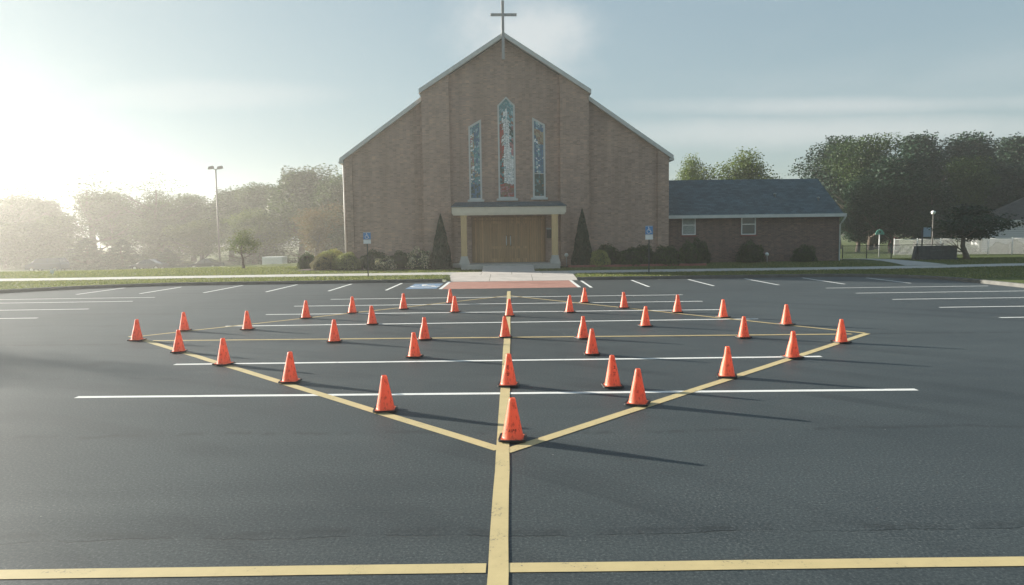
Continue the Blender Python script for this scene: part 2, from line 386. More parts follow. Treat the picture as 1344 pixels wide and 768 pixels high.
# lot
b = MB(); b.add([(x+n[0]*.03, y+n[1]*.03, 0) for (x, y), n in zip(OUT, NRM)], [list(range(N))])
lot = b.build('parking_lot', M['asphalt']); tag(lot, kind='structure')
bm = bmesh.new(); bm.from_mesh(lot.data); bmesh.ops.triangulate(bm, faces=bm.faces); bm.to_mesh(lot.data); bm.free()
# lawn rings
ds = [.17, .6, 1.1, 1.6, 2.1, 2.6, 3.1, 3.6, 4.2, 4.8, 5.5, 6.3, 7.2, 8.2, 9.2, 10.4, 12, 14, 16, 19, 22, 26, 31, 37, 44, 52, 62, 75, 90, 110, 140, 180, 240, 310]
b = MB(); vs = []
for d in ds:
    for (x, y), n in zip(OUT, NRM):
        X, Y = x+n[0]*d, y+n[1]*d; vs.append((X, Y, Hgt(X, Y)))
fs = []
for r_ in range(len(ds)-1):
    for i in range(N):
        j = (i+1) % N; fs.append((r_*N+i, r_*N+N+i, r_*N+N+j, r_*N+j))
b.add(vs, fs, 0, True); ground = b.build('lawn_ground', M['lawn']); tag(ground, kind='structure')
# kerb
b = MB()
for i in range(N):
    j = (i+1) % N; (x0, y0), (x1, y1) = OUT[i], OUT[j]
    if abs(y0-YF) < .01 and abs(y1-YF) < .01 and -3.15 < (x0+x1)/2 < 3.15: continue
    n0, n1 = NRM[i], NRM[j]
    pr = [(0, -.05), (.02, .125), (.04, .14), (.16, .142), (.18, .10)]
    vs = [(x0+n0[0]*a, y0+n0[1]*a, h) for a, h in pr]+[(x1+n1[0]*a, y1+n1[1]*a, h) for a, h in pr]
    b.add(vs, [(k, k+1, k+6, k+5) for k in range(4)])
kerb = b.build('kerb', M['kerb']); tag(kerb, kind='structure')

def slabs(name, polys, mat, dz=.025, thick=.12):
    b = MB()
    for pl in polys:
        n = len(pl); t = [(x, y, Hgt(x, y)+dz) for x, y in pl]; u = [(x, y, z-thick) for x, y, z in t]
        b.add(t+u, [list(range(n))]+[(i, (i+1) % n, (i+1) % n+n, i+n) for i in range(n)])
    o = b.build(name, mat); tag(o, kind='structure'); return o
SW0, SW1 = 37.2, 39.1
pl = []; x = -60.0
while x < 60:
    w = 1.5
    if not (-3.2 < x+w/2 < 3.0):
        # sidewalk bends gently with the corner on both sides
        def yo(X): return -.010*max(0, -X-12)**1.5 if X < -12 else -.006*max(0, X-20)**1.6
        pl.append([(x, SW0+yo(x)), (x+w-.02, SW0+yo(x+w)), (x+w-.02, SW1+yo(x+w)), (x, SW1+yo(x))])
    x += w
slabs('sidewalk', pl, M['concrete'])
# entrance apron + walk
b = MB()
def quadz(pts): b.add(pts+[(x, y, z-.15) for x, y, z in pts], [(0, 1, 2, 3), (0, 1, 5, 4), (1, 2, 6, 5), (2, 3, 7, 6), (3, 0, 4, 7)])
xs = [-3.15, -1.08, 1.0, 3.15]
for i in range(3):
    e = .01
    quadz([(xs[i]+e, 34.0, .012), (xs[i+1]-e, 34.0, .012), (xs[i+1]-e, 36.9, .165), (xs[i]+e, 36.9, .165)])
xs = [-3.15, -1.6, 0, 1.6, 3.0]
for i in range(4):
    quadz([(xs[i]+.01, 36.92, .167), (xs[i+1]-.01, 36.92, .167), (xs[i+1]-.01, 39.1, .20), (xs[i]+.01, 39.1, .20)])
quadz([(-1.62, 39.12, .202), (1.25, 39.12, .202), (1.25, 40.2, .30), (-1.62, 40.2, .30)])
quadz([(-1.62, 40.22, .302), (1.25, 40.22, .302), (1.25, 41.2, .43), (-1.62, 41.2, .43)])
ap = b.build('entrance_walk', M['pinkconc']); tag(ap, kind='structure')
# path round the annex corner
pc = [(22.6, 37.6, 2.6), (22.8, 39.5, 2.3), (23.2, 41.6, 1.9), (23.6, 44, 1.6), (23.9, 46.5, 1.4), (24.0, 49, 1.3), (24.0, 52.0, 1.3)]
pl = [[(a[0]-a[2]/2, a[1]+.01), (a[0]+a[2]/2, a[1]+.01), (c[0]+c[2]/2, c[1]-.01), (c[0]-c[2]/2, c[1]-.01)] for a, c in zip(pc[1:], pc[2:])]
slabs('garden_path', pl, M['concrete'])

# ------------------------------------------------------------------ painted lines
def strip(p0, p1, w, mat, name, z):
    a, c = Vector((p0[0], p0[1])), Vector((p1[0], p1[1])); d = (c-a).normalized(); n = Vector((-d.y, d.x))*w/2
    L = (c-a).length; k = max(1, int(L/.5)); m = MB(); rng = random.Random(int(L*1000))
    vs = []
    for i in range(k+1):
        q = a+(c-a)*i/k; j = rng.uniform(-.006, .006)
        vs += [(q.x+n.x*(1+j*8), q.y+n.y*(1+j*8), z), (q.x-n.x*(1-j*8), q.y-n.y*(1-j*8), z)]
    m.add(vs, [(2*i, 2*i+1, 2*i+3, 2*i+2) for i in range(k)])
    return m.build(name, mat, lot)
def pxstrip(a, c, w, mat, name, z):
    p, q = G(*a), G(*c); return strip((p.x, p.y), (q.x, q.y), w, mat, name, z)
W = M['white_line']; Yl = M['yellow']; Yt = M['yellow_thin']
pxstrip((100, 521.5), (1203, 511.5), .115, W, 'white_line', .0022)
pxstrip((229, 478.5), (1078, 468), .115, W, 'white_line', .0022)
pxstrip((296, 428.3), (995, 418.5), .12, W, 'white_line', .0022)
pxstrip((349, 413), (946, 406.5), .12, W, 'white_line', .0022)
pxstrip((386, 402), (922, 395.5), .12, W, 'white_line', .0022)
pxstrip((434, 393), (896, 387), .12, W, 'white_line', .0022)
pxstrip((200, 447.5), (1118, 438.6), .13, Yt, 'yellow_line', .0038)
pxstrip((172, 441.5), (655, 590), .14, Yl, 'yellow_line', .0050)
pxstrip((1138, 438), (664, 593), .14, Yl, 'yellow_line', .0050)
pxstrip((185, 441.5), (668, 388.3), .12, Yt, 'yellow_line', .0044)
pxstrip((668, 388.3), (1135, 437.5), .12, Yt, 'yellow_line', .0056)
strip((-.115, 2.5), (-.12, 27.9), .135, Yl, 'yellow_line', .0064)
a_ = G(0, 754.5); c_ = G(1344, 737)
dx = (c_-a_)
ea, ec = a_-dx*.6, c_+dx*.5
sa, sc_ = a_.lerp(c_, .475), a_.lerp(c_, .4935)
strip((ea.x, ea.y), (sa.x, sa.y), .135, Yl, 'yellow_line', .0038)
strip((sc_.x, sc_.y), (ec.x, ec.y), .135, Yl, 'yellow_line', .0038)
for x in (-17.8, -15.2, -12.6, -10.05, -7.5, -5.15, 3.25, 5.6, 8.25, 10.9, 13.6, 16.3):
    strip((x, 29.3), (x, 33.6 if abs(x) < 15 else 33.0), .11, W, 'white_line', .0022)
for y in (27.4, 25.0, 22.6, 20.1, 17.6, 15.1, 12.7, 10.3):
    strip((12.0, y), (18.2, y+.0), .11, W, 'white_line', .0022)
for y in (27.3, 25.7, 23.0, 20.5, 18.0, 15.4):
    strip((-13.6, y), (-21.3, y-.1), .11, W, 'white_line', .0022)
b = MB(); b.box(-3.0, 2.85, 29.5, 34.02, -.02, .0035); b.build('brick_crossing', M['brickwalk'], lot)
strip((-2.95, 29.5), (-2.95, 34.0), .14, W, 'white_line', .006); strip((2.78, 29.5), (2.78, 34.0), .14, W, 'white_line', .006)
# wheelchair mark
def chair_strokes(m, cx, cz, s, y, mi=0, flat=False):
    def put(pts):
        if flat: m.add([(cx+x*s, cz+z*s, y) for x, z in pts], [list(range(len(pts)))], mi)
        else: m.add([(cx+x*s, y, cz+z*s) for x, z in pts], [list(range(len(pts)))], mi)
    def st(a, c, w):
        d = Vector((c[0]-a[0], c[1]-a[1])).normalized(); n = (-d.y*w/2, d.x*w/2)
        put([(a[0]+n[0], a[1]+n[1]), (a[0]-n[0], a[1]-n[1]), (c[0]-n[0], c[1]-n[1]), (c[0]+n[0], c[1]+n[1])])
    put([(-.06+.075*math.cos(t*math.pi/5), .40+.075*math.sin(t*math.pi/5)) for t in range(10)])
    st((-.06, .32), (-.04, .0), .10); st((-.05, .17), (.16, .17), .07); st((-.05, .0), (.18, .0), .09); st((.16, .03), (.26, -.30), .09); st((.24, -.30), (.36, -.26), .07)
    pr = None
    for k in range(15):
        t = R(115+k*230/14); q = (-.04+.26*math.cos(t), -.15+.26*math.sin(t))
        if pr: st(pr, q, .07)
        pr = q
b = MB(); b.box(-4.45, -3.15, 29.9, 33.0, -.02, .0035); bp = b.build('blue_marking', M['blue_paint'], lot)
b = MB(); chair_strokes(b, -3.8, 31.5, 1.9, .006, flat=True); b.build('wheelchair_symbol', W, lot)

# ------------------------------------------------------------------ cones
CH = .455
def cone_mesh():
    m = MB()
    prof = [(.117, .0245), (.1165, .033), (.114, .037), (.112, .045), (.105, .085), (.0951, .135), (.0852, .185), (.0754, .235), (.0705, .260), (.0596, .315), (.0508, .360), (.042, .405), (.036, .440), (.030, .453), (.022, .455), (.020, .448)]
    m.lathe(prof, 28)
    return m
def rr_base(z0, z1, w, r_, lift=.0, mi=0, m=None):
    m = m or MB(); pts = []
    for cx, cy, a0 in ((w-r_, w-r_, 0), (-w+r_, w-r_, 90), (-w+r_, -w+r_, 180), (w-r_, -w+r_, 270)):
        for k in range(4):
            a = R(a0+30*k); pts.append((cx+r_*math.cos(a), cy+r_*math.sin(a)))
    n = len(pts)
    def zz(x, y): return lift*(min(1, math.hypot(x, y)/(w*1.3)))**4
    inner = [(x*.62, y*.62) for x, y in pts]
    vs = [(x, y, z0+zz(x, y)) for x, y in pts]+[(x, y, z1+zz(x, y)) for x, y in pts]+[(x, y, z1) for x, y in inner]
    fs = [(i, (i+1) % n, (i+1) % n+n, i+n) for i in range(n)]+[(i+n, (i+1) % n+n, (i+1) % n+2*n, i+2*n) for i in range(n)]
    fs += [list(range(2*n, 3*n)), list(range(n))[::-1]]
    m.add(vs, fs, mi); return m
cm = cone_mesh(); 
body0 = cm.build('cone_body', M['cone'])
base0 = rr_base(.0, .020, .146, .03, .010).build('rubber_base', M['rubber'])
flange0 = rr_base(.0205, .0245, .121, .03, .004).build('flange', M['cone'])
def ink_mesh(strokes):                      # strokes in (across, height), wrapped on the cone side that faces -y
    m = MB()
    def wrap(u, z):
        k = (z-.045)/(.405-.045); r_ = .113+(.042-.113)*k + .0016
        if z < .26: r_ = .105+(.0705-.105)*(z-.085)/.175+.0016
        a = u/r_; return (r_*math.sin(a), -r_*math.cos(a), z)
    for (a, c, w) in strokes:
        d = Vector((c[0]-a[0], c[1]-a[1])); L = d.length; d.normalize(); n = (-d.y*w/2, d.x*w/2)
        k = 3
        for i in range(k):
            p = (a[0]+(c[0]-a[0])*i/k, a[1]+(c[1]-a[1])*i/k); q = (a[0]+(c[0]-a[0])*(i+1)/k, a[1]+(c[1]-a[1])*(i+1)/k)
            m.add([wrap(p[0]+n[0], p[1]+n[1]), wrap(p[0]-n[0], p[1]-n[1]), wrap(q[0]-n[0], q[1]-n[1]), wrap(q[0]+n[0], q[1]+n[1])], [(0, 1, 2, 3)])
    return m
def glyphs(seq, x, z, s, vertical=False):
    S = {'J': [((.5, 1), (.4, .1)), ((.4, .1), (.05, .12))], 'I': [((.3, 1), (.25, 0))], 'P': [((.1, 0), (.15, 1)), ((.15, 1), (.55, .8)), ((.55, .8), (.12, .5))],
         '9': [((.5, .1), (.55, 1)), ((.55, 1), (.1, .85)), ((.1, .85), (.15, .5)), ((.15, .5), (.52, .5))], '-': [((.0, .8), (.25, .75))],
         'o': [((.1, .1), (.1, .9)), ((.1, .9), (.5, .9)), ((.5, .9), (.5, .1)), ((.5, .1), (.1, .1))], 'e': [((.1, 0), (.1, 1)), ((.1, 1), (.5, 1)), ((.1, .5), (.5, .5)), ((.1, 0), (.5, 0))]}
    out = []
    for i, ch in enumerate(seq):
        for a, c in S.get(ch, []):
            if vertical: out.append(((x+a[1]*s, z-(a[0]+i*.75)*s), (x+c[1]*s, z-(c[0]+i*.75)*s), s*.2))
            else: out.append(((x+(a[0]+i*.75)*s, z+a[1]*s), (x+(c[0]+i*.75)*s, z+c[1]*s), s*.2))
    return out
BODIES = [body0.data]
for k in range(6):                      # slightly leaning, squeezed and dented bodies
    me = body0.data.copy(); rb = random.Random(50+k); la = rb.uniform(0, 6.28); lm = rb.uniform(.003, .014); ov = rb.uniform(-.05, .05); da = rb.uniform(0, 6.28); dz_ = rb.uniform(.12, .34)
    for v in me.vertices:
        h = max(0, v.co.z-.03)/.42; v.co.x = v.co.x*(1+ov*h)+math.cos(la)*lm*h*h; v.co.y = v.co.y*(1-ov*h)+math.sin(la)*lm*h*h
        a = math.atan2(v.co.y, v.co.x); d = math.exp(-((math.cos(a-da)-1)*3)**2-((v.co.z-dz_)*11)**2)*.010
        v.co.x -= math.cos(a)*d; v.co.y -= math.sin(a)*d
    BODIES.append(me)
inkA = ink_mesh(glyphs('-JIP9', -.062, .105, .030))
inkB = ink_mesh(glyphs('oeP Io9', -.016, .30, .028, True))
inkC = ink_mesh(glyphs('P9  eI', .002, .31, .028, True))
CL = 'cone'
CONES = [  # base px x, base y, ink, label
 (673, 577.5, 'A', 'orange cone nearest the camera, at the yellow diamond bottom point, black scrawl low on it'),
 (506, 539.5, 0, 'plain orange cone on the lower left yellow arm, closest there to the diamond bottom point'),
 (837, 531, 0, 'plain orange cone on the lower right yellow diamond arm, closest to the diamond bottom point'),
 (667.5, 506.5, 'B', 'orange cone with vertical black lettering on the central yellow line, just behind the nearest cone'),
 (804, 508, 'C', 'orange cone with vertical black scrawl just behind the nearest full white line, right of centre'),
 (954, 495, 0, 'orange cone on the lower right yellow arm, just behind the longest nearest white line'),
 (381, 502, 0, 'orange cone on the lower left yellow arm, between the two nearest white lines'),
 (294, 479, 0, 'orange cone on the lower left yellow arm where the second nearest white line crosses it'),
 (544, 469, 0, 'orange cone just behind the second nearest white line, left of the central yellow line'),
 (777, 465.5, 0, 'orange cone just behind the second nearest white line, right of the central yellow line'),
 (1040, 470, 0, 'orange cone on the lower right yellow arm where the second nearest white line ends'),
 (1104, 450, 0, 'rightmost orange cone, on the lower yellow arm just inside the right tip of the diamond'),
 (235, 462.5, 0, 'orange cone on the lower left yellow arm, second from the left tip'),
 (180, 447.5, 0, 'leftmost orange cone, standing on the left tip of the yellow diamond'),
 (242, 434.5, 0, 'orange cone on the upper left yellow arm, nearest to the left tip of the diamond'),
 (325, 433, 0, 'orange cone on the third white line where it starts at the upper left yellow arm'),
 (439, 449, 0, 'orange cone on the thin cross yellow line, first one in from the left tip'),
 (557, 446, 0, 'orange cone on the thin cross yellow line, first to the left of centre'),
 (663, 443, 0, 'orange cone where the thin cross yellow line meets the central yellow line'),
 (765, 444.5, 0, 'orange cone on the thin cross yellow line, first to the right of the central line'),
 (847, 428.5, 0, 'orange cone between the cross yellow line and the third white line, right of centre'),
 (976, 443.5, 'C', 'orange cone with small dark scrawl on the cross yellow line, farthest right along it'),
 (1032, 426.5, 0, 'orange cone on the upper right yellow arm, nearest to the right tip of the diamond'),
 (949, 417, 0, 'orange cone on the upper right yellow arm at the end of the third white line'),
 (889, 410.5, 0, 'orange cone on the upper right yellow arm, third down from the top of the diamond'),
 (819, 404.5, 0, 'orange cone on the upper right yellow arm, second down from the top of the diamond'),
 (767, 397.5, 0, 'farthest orange cone on the right side, first down the upper right yellow arm'),
 (747.5, 410.3, 0, 'orange cone inside the diamond top, right of the central line, on the fourth white line'),
 (668.5, 415, 0, 'farthest orange cone on the central yellow line, just in front of the fourth white line'),
 (597, 410, 0, 'orange cone inside the diamond top, left of centre, partly hiding the cone behind it'),
 (591, 398, 0, 'farthest orange cone on the left side, partly hidden behind another cone'),
 (529.5, 406, 0, 'orange cone on the upper left yellow arm, second down from the top of the diamond'),
 (488.5, 426, 0, 'orange cone on the third white line, inside the diamond left of centre'),
 (462.5, 411.3, 0, 'orange cone on the fourth white line by the upper left yellow arm'),
 (401.5, 418, 0, 'orange cone on the upper left yellow arm, between the third and fourth white lines')]
rng = random.Random(3)
for i, (px, py, ik, lab) in enumerate(CONES):
    p = G(px, py)
    t = thing('traffic_cone', lab, 'traffic cone', (p.x, p.y, .007), 0, 'orange traffic cones set out over the painted diamond')
    t.rotation_euler = (0, 0, rng.uniform(-.35, .35) if not ik else rng.uniform(-.12, .05))
    for src in (base0, flange0, body0):
        if i == 0: src.parent = t
        else:
            o = src.copy(); COL.objects.link(o); o.parent = t
            if src is body0: o.data = BODIES[i % len(BODIES)]
    s = rng.uniform(.97, 1.03) * (1.0 if py > 430 else 1.04)
    t.scale = (s, s, s*rng.uniform(.98, 1.02))
    if ik: {'A': inkA, 'B': inkB, 'C': inkC}[ik].build('marking', M['ink'], t)

# ------------------------------------------------------------------ church
YC = 44.0; GZ = .25
church = thing('church', 'brick church with steep stepped gable, tall stained glass windows and a cross on its peak', 'church', (0, YC, 0), R(2.2))
def L2(px, py, Y=YC): x, z = P(px, py, Y); return (x, z)
def wallz(pts_px, Y=YC): return [L2(*p, Y) for p in pts_px]
b = MB()
zb = -.4
xL, zLe = L2(453, 210); xR, zRe = L2(880, 203)
zE = (zLe+zRe)/2
cLx, cLz = L2(554, 133); cRx, cRz = L2(772, 129); cz = (cLz+cRz)/2; cw = (cRx-cLx)/2; cx = (cRx+cLx)/2
apx, apz = L2(660.5, 52)
ww = (xR-xL)/2; wx = (xL+xR)/2
DEP = 17.0
pl_, pr_ = L2(466, 300)[0], L2(865, 300)[0]           # corner piers
bl_, br_ = L2(592, 250)[0], L2(735, 250)[0]           # edges of the recessed centre panel
def zw(x):                                             # lower rake height
    if x <= cLx: return zE+(cz-zE)*(x-xL)/(cLx-xL)
    return zE+(cz-zE)*(xR-x)/(xR-cRx)
def zc(x):
    zed = cz+.32
    return zed+(apz-zed)*(1-abs(x-apx)/((cRx-cLx)/2+.0)) if True else 0
# wings
b.prism([(pl_, zb), (cLx, zb), (cLx, zw(cLx)), (pl_, zw(pl_))], .14, DEP, 0)
b.prism([(cRx, zb), (pr_, zb), (pr_, zw(pr_)), (cRx, zw(cRx))], .14, DEP, 0)
b.prism([(xL, zb), (pl_, zb), (pl_, zw(pl_)), (xL, zw(xL))], 0, DEP, 0)
b.prism([(pr_, zb), (xR, zb), (xR, zw(xR)), (pr_, zw(pr_))], 0, DEP, 0)
# central bay: piers + panel, door recess left open
dL, dR = L2(619, 300)[0], L2(716.5, 300)[0]; dTop = L2(668, 284)[1]
b.prism([(cLx, zb), (bl_, zb), (bl_, zc(bl_)), (cLx, zc(cLx))], -.42, DEP, 0)
b.prism([(br_, zb), (cRx, zb), (cRx, zc(cRx)), (br_, zc(br_))], -.42, DEP, 0)
b.prism([(bl_, dTop), (br_, dTop), (br_, zc(br_)), (apx, apz), (bl_, zc(bl_))], -.12, DEP, 0)
b.prism([(bl_, zb), (dL, zb), (dL, dTop), (bl_, dTop)], -.12, DEP, 0)
b.prism([(dR, zb), (br_, zb), (br_, dTop), (dR, dTop)], -.12, DEP, 0)
b.prism([(dL, zb), (dR, zb), (dR, dTop), (dL, dTop)], .6, DEP-.1, 0)
b.build('wall', M['brick'], church)
# roofs
def slab_between(m, a, c, th, y0, y1, ext=0.0, mi=0):
    ax, az = a; bx, bz = c; m.prism([(ax, az), (bx, bz), (bx, bz+th), (ax, az+th)], y0, y1, mi)
b = MB()
aL = (cLx-.12, zc(cLx-.12)); aR = (cRx+.12, zc(cRx+.12))
slab_between(b, aL, (apx, apz), .14, -.38, DEP+.3); slab_between(b, (apx, apz), aR, .14, -.38, DEP+.3)
wl0 = (xL-.25, zw(xL-.25)); wr0 = (xR+.25, zw(xR+.25))
slab_between(b, wl0, (cLx-.002, zw(cLx-.002)), .14, .2, DEP+.3); slab_between(b, (cRx+.002, zw(cRx+.002)), wr0, .14, .2, DEP+.3)
roof = b.build('roof', M['shingle'], church)
b = MB(); th = .27
slab_between(b, aL, (apx, apz), th, -.62, -.385); slab_between(b, (apx, apz), aR, th, -.62, -.385)
slab_between(b, (wl0[0], wl0[1]-.06), (cLx-.003, zw(cLx)-.06), .26, -.14, .195); slab_between(b, (cRx+.003, zw(cRx)-.06), (wr0[0], wr0[1]-.06), .26, -.14, .195)
b.build('rake_trim', M['trim'], church)
for ga in (xL-.30, xR+.02):
    b = MB(); b.box(ga, ga+.28, -.1, DEP, zE-.28, zE-.14); b.build('gutter', M['trim'], church)
b = MB(); b.tube([(xL-.08, .2, zE-.28), (xL-.08, .2, .2)], [.05, .05], 8); b.build('downpipe', M['trim'], church)
# cross
b = MB()
kx, kz = L2(660, 78, YC-.7); _, tz = L2(659.5, .8, YC-.7); w_ = .085; _, az_ = L2(660, 19.5, YC-.7)
b.box(kx-w_, kx+w_, -.75, -.63, kz, tz)
a0 = L2(643, 19, YC-.7)[0]; a1 = L2(677.5, 19, YC-.7)[0]
b.box(a0, kx-w_-.001, -.745, -.635, az_-.075, az_+.075); b.box(kx+w_+.001, a1, -.745, -.635, az_-.075, az_+.075)
b.build('cross', M['cross'], church, bevel=.01)
# stained glass
def stained(xl, xr, zbm, topf, nu, nv, colf, seed, name='stained_glass_window', yf=-.12, sillx=.12):
    rg = random.Random(seed)
    fr = MB(); fw = .10
    # frame: outline ring
    n = 8
    outer = [(xl, zbm), (xr, zbm)]+[(xr-(xr-xl)*i/n, topf(1-i/n)) for i in range(n+1)]
    cxm, czm = (xl+xr)/2, (zbm+topf(.5))/2
    inner = [(xl+fw, zbm+fw), (xr-fw, zbm+fw)]+[(xr-fw-(xr-xl-2*fw)*i/n, topf(1-(fw+(xr-xl-2*fw)*i/n)/(xr-xl))-fw*1.25) for i in range(n+1)]
    m = len(outer); y0, y1 = yf-.06, yf+.02
    vs = [(x, y0, z) for x, z in outer]+[(x, y0, z) for x, z in inner]+[(x, y1, z) for x, z in outer]+[(x, y1, z) for x, z in inner]
    fs = []
    for i in range(m):
        j = (i+1) % m; fs += [(i, j, m+j, m+i), (i, j, 2*m+j, 2*m+i), (m+i, m+j, 3*m+j, 3*m+i)]
    fr.add(vs, fs)
    w = fr.build(name, M['trim'], church)
    sl = MB(); sl.box(xl-sillx, xr+sillx, yf-.16, yf-.003, zbm-.13, zbm-.003); sl.build('sill', M['trim'], w)
    ld = MB(); ld.add([(x, yf-.012, z) for x, z in inner], [list(range(m))]); ld.build('leading', M['lead'], w)
    g = MB(); gx0, gx1 = xl+fw+.005, xr-fw-.005
    P_ = {}
    for i in range(nu+1):
        for j in range(nv+1):
            u, v = i/nu, j/nv
            if 0 < i < nu: u += rg.uniform(-.33, .33)/nu
            if 0 < j < nv: v += rg.uniform(-.36, .36)/nv
            X = gx0+u*(gx1-gx0); zt = topf((X-xl)/(xr-xl))-fw*1.3
            P_[i, j] = (X, zbm+fw+.01+v*(zt-zbm-fw-.01), u, v)
    for i in range(nu):
        for j in range(nv):
            q = [P_[i, j], P_[i+1, j], P_[i+1, j+1], P_[i, j+1]]
            mx = sum(a[0] for a in q)/4; mz = sum(a[1] for a in q)/4
            cu = sum(a[2] for a in q)/4; cv = sum(a[3] for a in q)/4
            ins = .93; tl = rg.uniform(-.006, .006)
            qq = [(mx+(a[0]-mx)*ins, yf-.024+tl*((k % 2)*2-1), mz+(a[1]-mz)*ins) for k, a in enumerate(q)]
            if rg.random() < .5: g.add(qq, [(0, 1, 2, 3)], colf(cu, cv, rg))
            else:
                tr = [(0, 1, 2), (0, 2, 3)] if rg.random() < .5 else [(0, 1, 3), (1, 2, 3)]
                for f3 in tr:
                    p3 = [qq[k] for k in f3]; ax_, az_2 = sum(p[0] for p in p3)/3, sum(p[2] for p in p3)/3
                    g.add([(ax_+(p[0]-ax_)*.9, p[1], az_2+(p[2]-az_2)*.9) for p in p3], [(0, 1, 2)], colf(cu+(ax_-mx)/(gx1-gx0), cv, rg))
    g.build('glass', SG, w)
    return w
WH, PB, RED, ROSE, TEAL, BLUE, AMB, DG, BRN = range(9)
def col_mid(u, v, rg):
    r_ = rg.random()
    c0 = .52+.10*math.sin(v*7)+.03*math.sin(v*31)
    hw = .27+.10*(v < .45)
    if v < .13: return RED if r_ < .35 else (BRN if r_ < .7 else ROSE)
    if v > .90: return TEAL if r_ < .8 else PB
    if v > .80: return (WH if abs(u-.38) < .16 and r_ < .7 else (PB if r_ < .3 else (BRN if r_ < .5 else TEAL)))
    if abs(u-c0-.06) < hw: return WH if r_ < .9 else PB
    if u < c0: return (RED if r_ < .75 else BRN) if v > .42 else (RED if r_ < .2 else (DG if r_ < .6 else TEAL))
    return ROSE if r_ < .4 else (PB if r_ < .6 else DG)
def col_left(u, v, rg):
    r_ = rg.random()
    if v < .20: return BLUE if r_ < .6 else DG
    if v < .36: return TEAL if r_ < .35 else (BLUE if r_ < .6 else (AMB if r_ < .85 else WH))
    if u < .4 and v < .9: return AMB if r_ < .35 else (WH if r_ < .65 else (ROSE if r_ < .75 else TEAL))
    return TEAL if r_ < .4 else (BLUE if r_ < .7 else PB)
def col_right(u, v, rg):
    r_ = rg.random()
    if v < .31: return DG if r_ < .8 else (BRN if r_ < .9 else TEAL)
    if .72 < v < .90 and u > .2+.25*math.sin(v*20): return AMB if r_ < .65 else BRN
    if abs(u-.45) < .22 and r_ < .4: return PB
    return BLUE if r_ < .75 else (TEAL if r_ < .9 else WH)
x0, zbt = L2(654.5, 261); x1, _ = L2(677, 261)
zs = L2(666, 139)[1]; zt = L2(664, 127.5)[1]
stained(x0, x1, zbt, lambda u: zs+(zt-zs)*(1-abs(u-.5)*2), 7, 44, col_mid, 5)
x0, zbt = L2(616.5, 262.5); x1, _ = L2(633, 262.5); za = L2(624, 167)[1]; zz2 = L2(624, 157.5)[1]
stained(x0, x1, zbt, lambda u: za+(zz2-za)*u, 5, 32, col_left, 6)
x0, zbt = L2(699.5, 259.5); x1, _ = L2(716, 259.5); za = L2(707, 154.5)[1]; zz2 = L2(707, 164)[1]
wr = stained(x0, x1, zbt, lambda u: za+(zz2-za)*u, 5, 32, col_right, 8)
zbar = L2(707, 228)[1]; b = MB(); b.box(x0+.1, x1-.1, -.17, -.146, zbar-.02, zbar+.02); b.build('glazing_bar', M['trim'], wr)
# stoop
b = MB()
sl, sr = L2(603, 345, YC-2.6)[0], L2(733, 345, YC-2.6)[0]
b.box(sl, sr, -2.7, -.45, zb, .50); b.box(bl_+.01, br_-.01, -.448, -.125, zb, .50)
b.box(dL+.01, dR-.01, -.12, .598, zb, .50)
st_ = b.build('entrance_slab', M['concrete'], church, bevel=.01)
# canopy
can = MB(); fx0, fz1 = L2(591, 273.5, YC-2.3); fx1, _ = L2(741, 269, YC-2.3); fz1 = L2(666, 271.5, YC-2.3)[1]; fz0 = L2(666, 282, YC-2.3)[1]
cy0 = -2.35
can.box(fx0, fx1, cy0, cy0+.12, fz0+.10, fz1); can.box(fx0+.06, fx1-.06, cy0+.03, cy0+.15, fz0, fz0+.098)
can.box(fx0, fx0+.12, cy0+.122, -.43, fz0+.10, fz1-.002); can.box(fx1-.12, fx1, cy0+.122, -.43, fz0+.10, fz1-.002)
can.box(fx0+.122, fx1-.122, cy0+.152, -.43, fz0+.10, fz0+.14)
canopy = can.build('canopy', M['cream_trim'], church)
b = MB(); ztp = L2(666, 266.5)[1]
b.add([(fx0-.05, cy0-.05, fz1+.004), (fx1+.05, cy0-.05, fz1+.004), (fx1-.15, -.43, ztp), (fx0+.15, -.43, ztp), (fx0-.05, cy0-.05, fz1+.05), (fx1+.05, cy0-.05, fz1+.05), (fx1-.15, -.43, ztp+.05), (fx0+.15, -.43, ztp+.05)],
      [(0, 3, 2, 1), (4, 5, 6, 7), (0, 1, 5, 4), (1, 2, 6, 5), (2, 3, 7, 6), (3, 0, 4, 7)])
b.build('canopy_roof', M['shingle'], canopy)
for px in (607.5, 726.5):
    c = L2(px, 320, YC-2.1)[0]
    b = MB(); b.box(c-.17, c+.17, -2.28, -1.94, .98, fz0); 
    b.box(c-.20, c+.20, -2.31, -1.91, fz0-.10, fz0-.003)
    p_ = b.build('column', M['wood_post'], church, bevel=.01)
    b = MB(); b.frust(c, -2.11, .501, .75, .30, .26); b.frust(c, -2.11, .7501, .979, .23, .19); b.build('column_base', M['concrete'], p_, bevel=.01)
# doors
b = MB(); b.box(dL+.002, dR-.002, .35, .45, .502, dTop-.002); b.build('door_surround', M['wood_panel'], church)
d0, dm, d1 = L2(640, 310)[0], L2(667.5, 310)[0], L2(695, 310)[0]; dt = L2(667, 289.5)[1]
for k, (a, c) in enumerate(((d0, dm-.012), (dm+.012, d1))):
    b = MB(); b.box(a, c, .30, .348, .51, dt); d_ = b.build('door', M['wood'], church)
    b = MB()
    for (u0, u1, w0, w1) in ((a+.12, c-.12, .75, 1.35), (a+.12, c-.12, 1.5, dt-.18)):
        b.box(u0, u1, .285, .298, w0, w1)
    b.build('door_panel', M['wood_panel'], d_)
    hx = (c-.11) if k == 0 else (a+.11); zh = L2(667, 316)[1]
    b = MB(); b.tube([(hx, .29, zh-.3), (hx, .22, zh-.26), (hx, .22, zh+.26), (hx, .29, zh+.3)], [.03]*4, 8); b.build('handle', M['white'], d_)
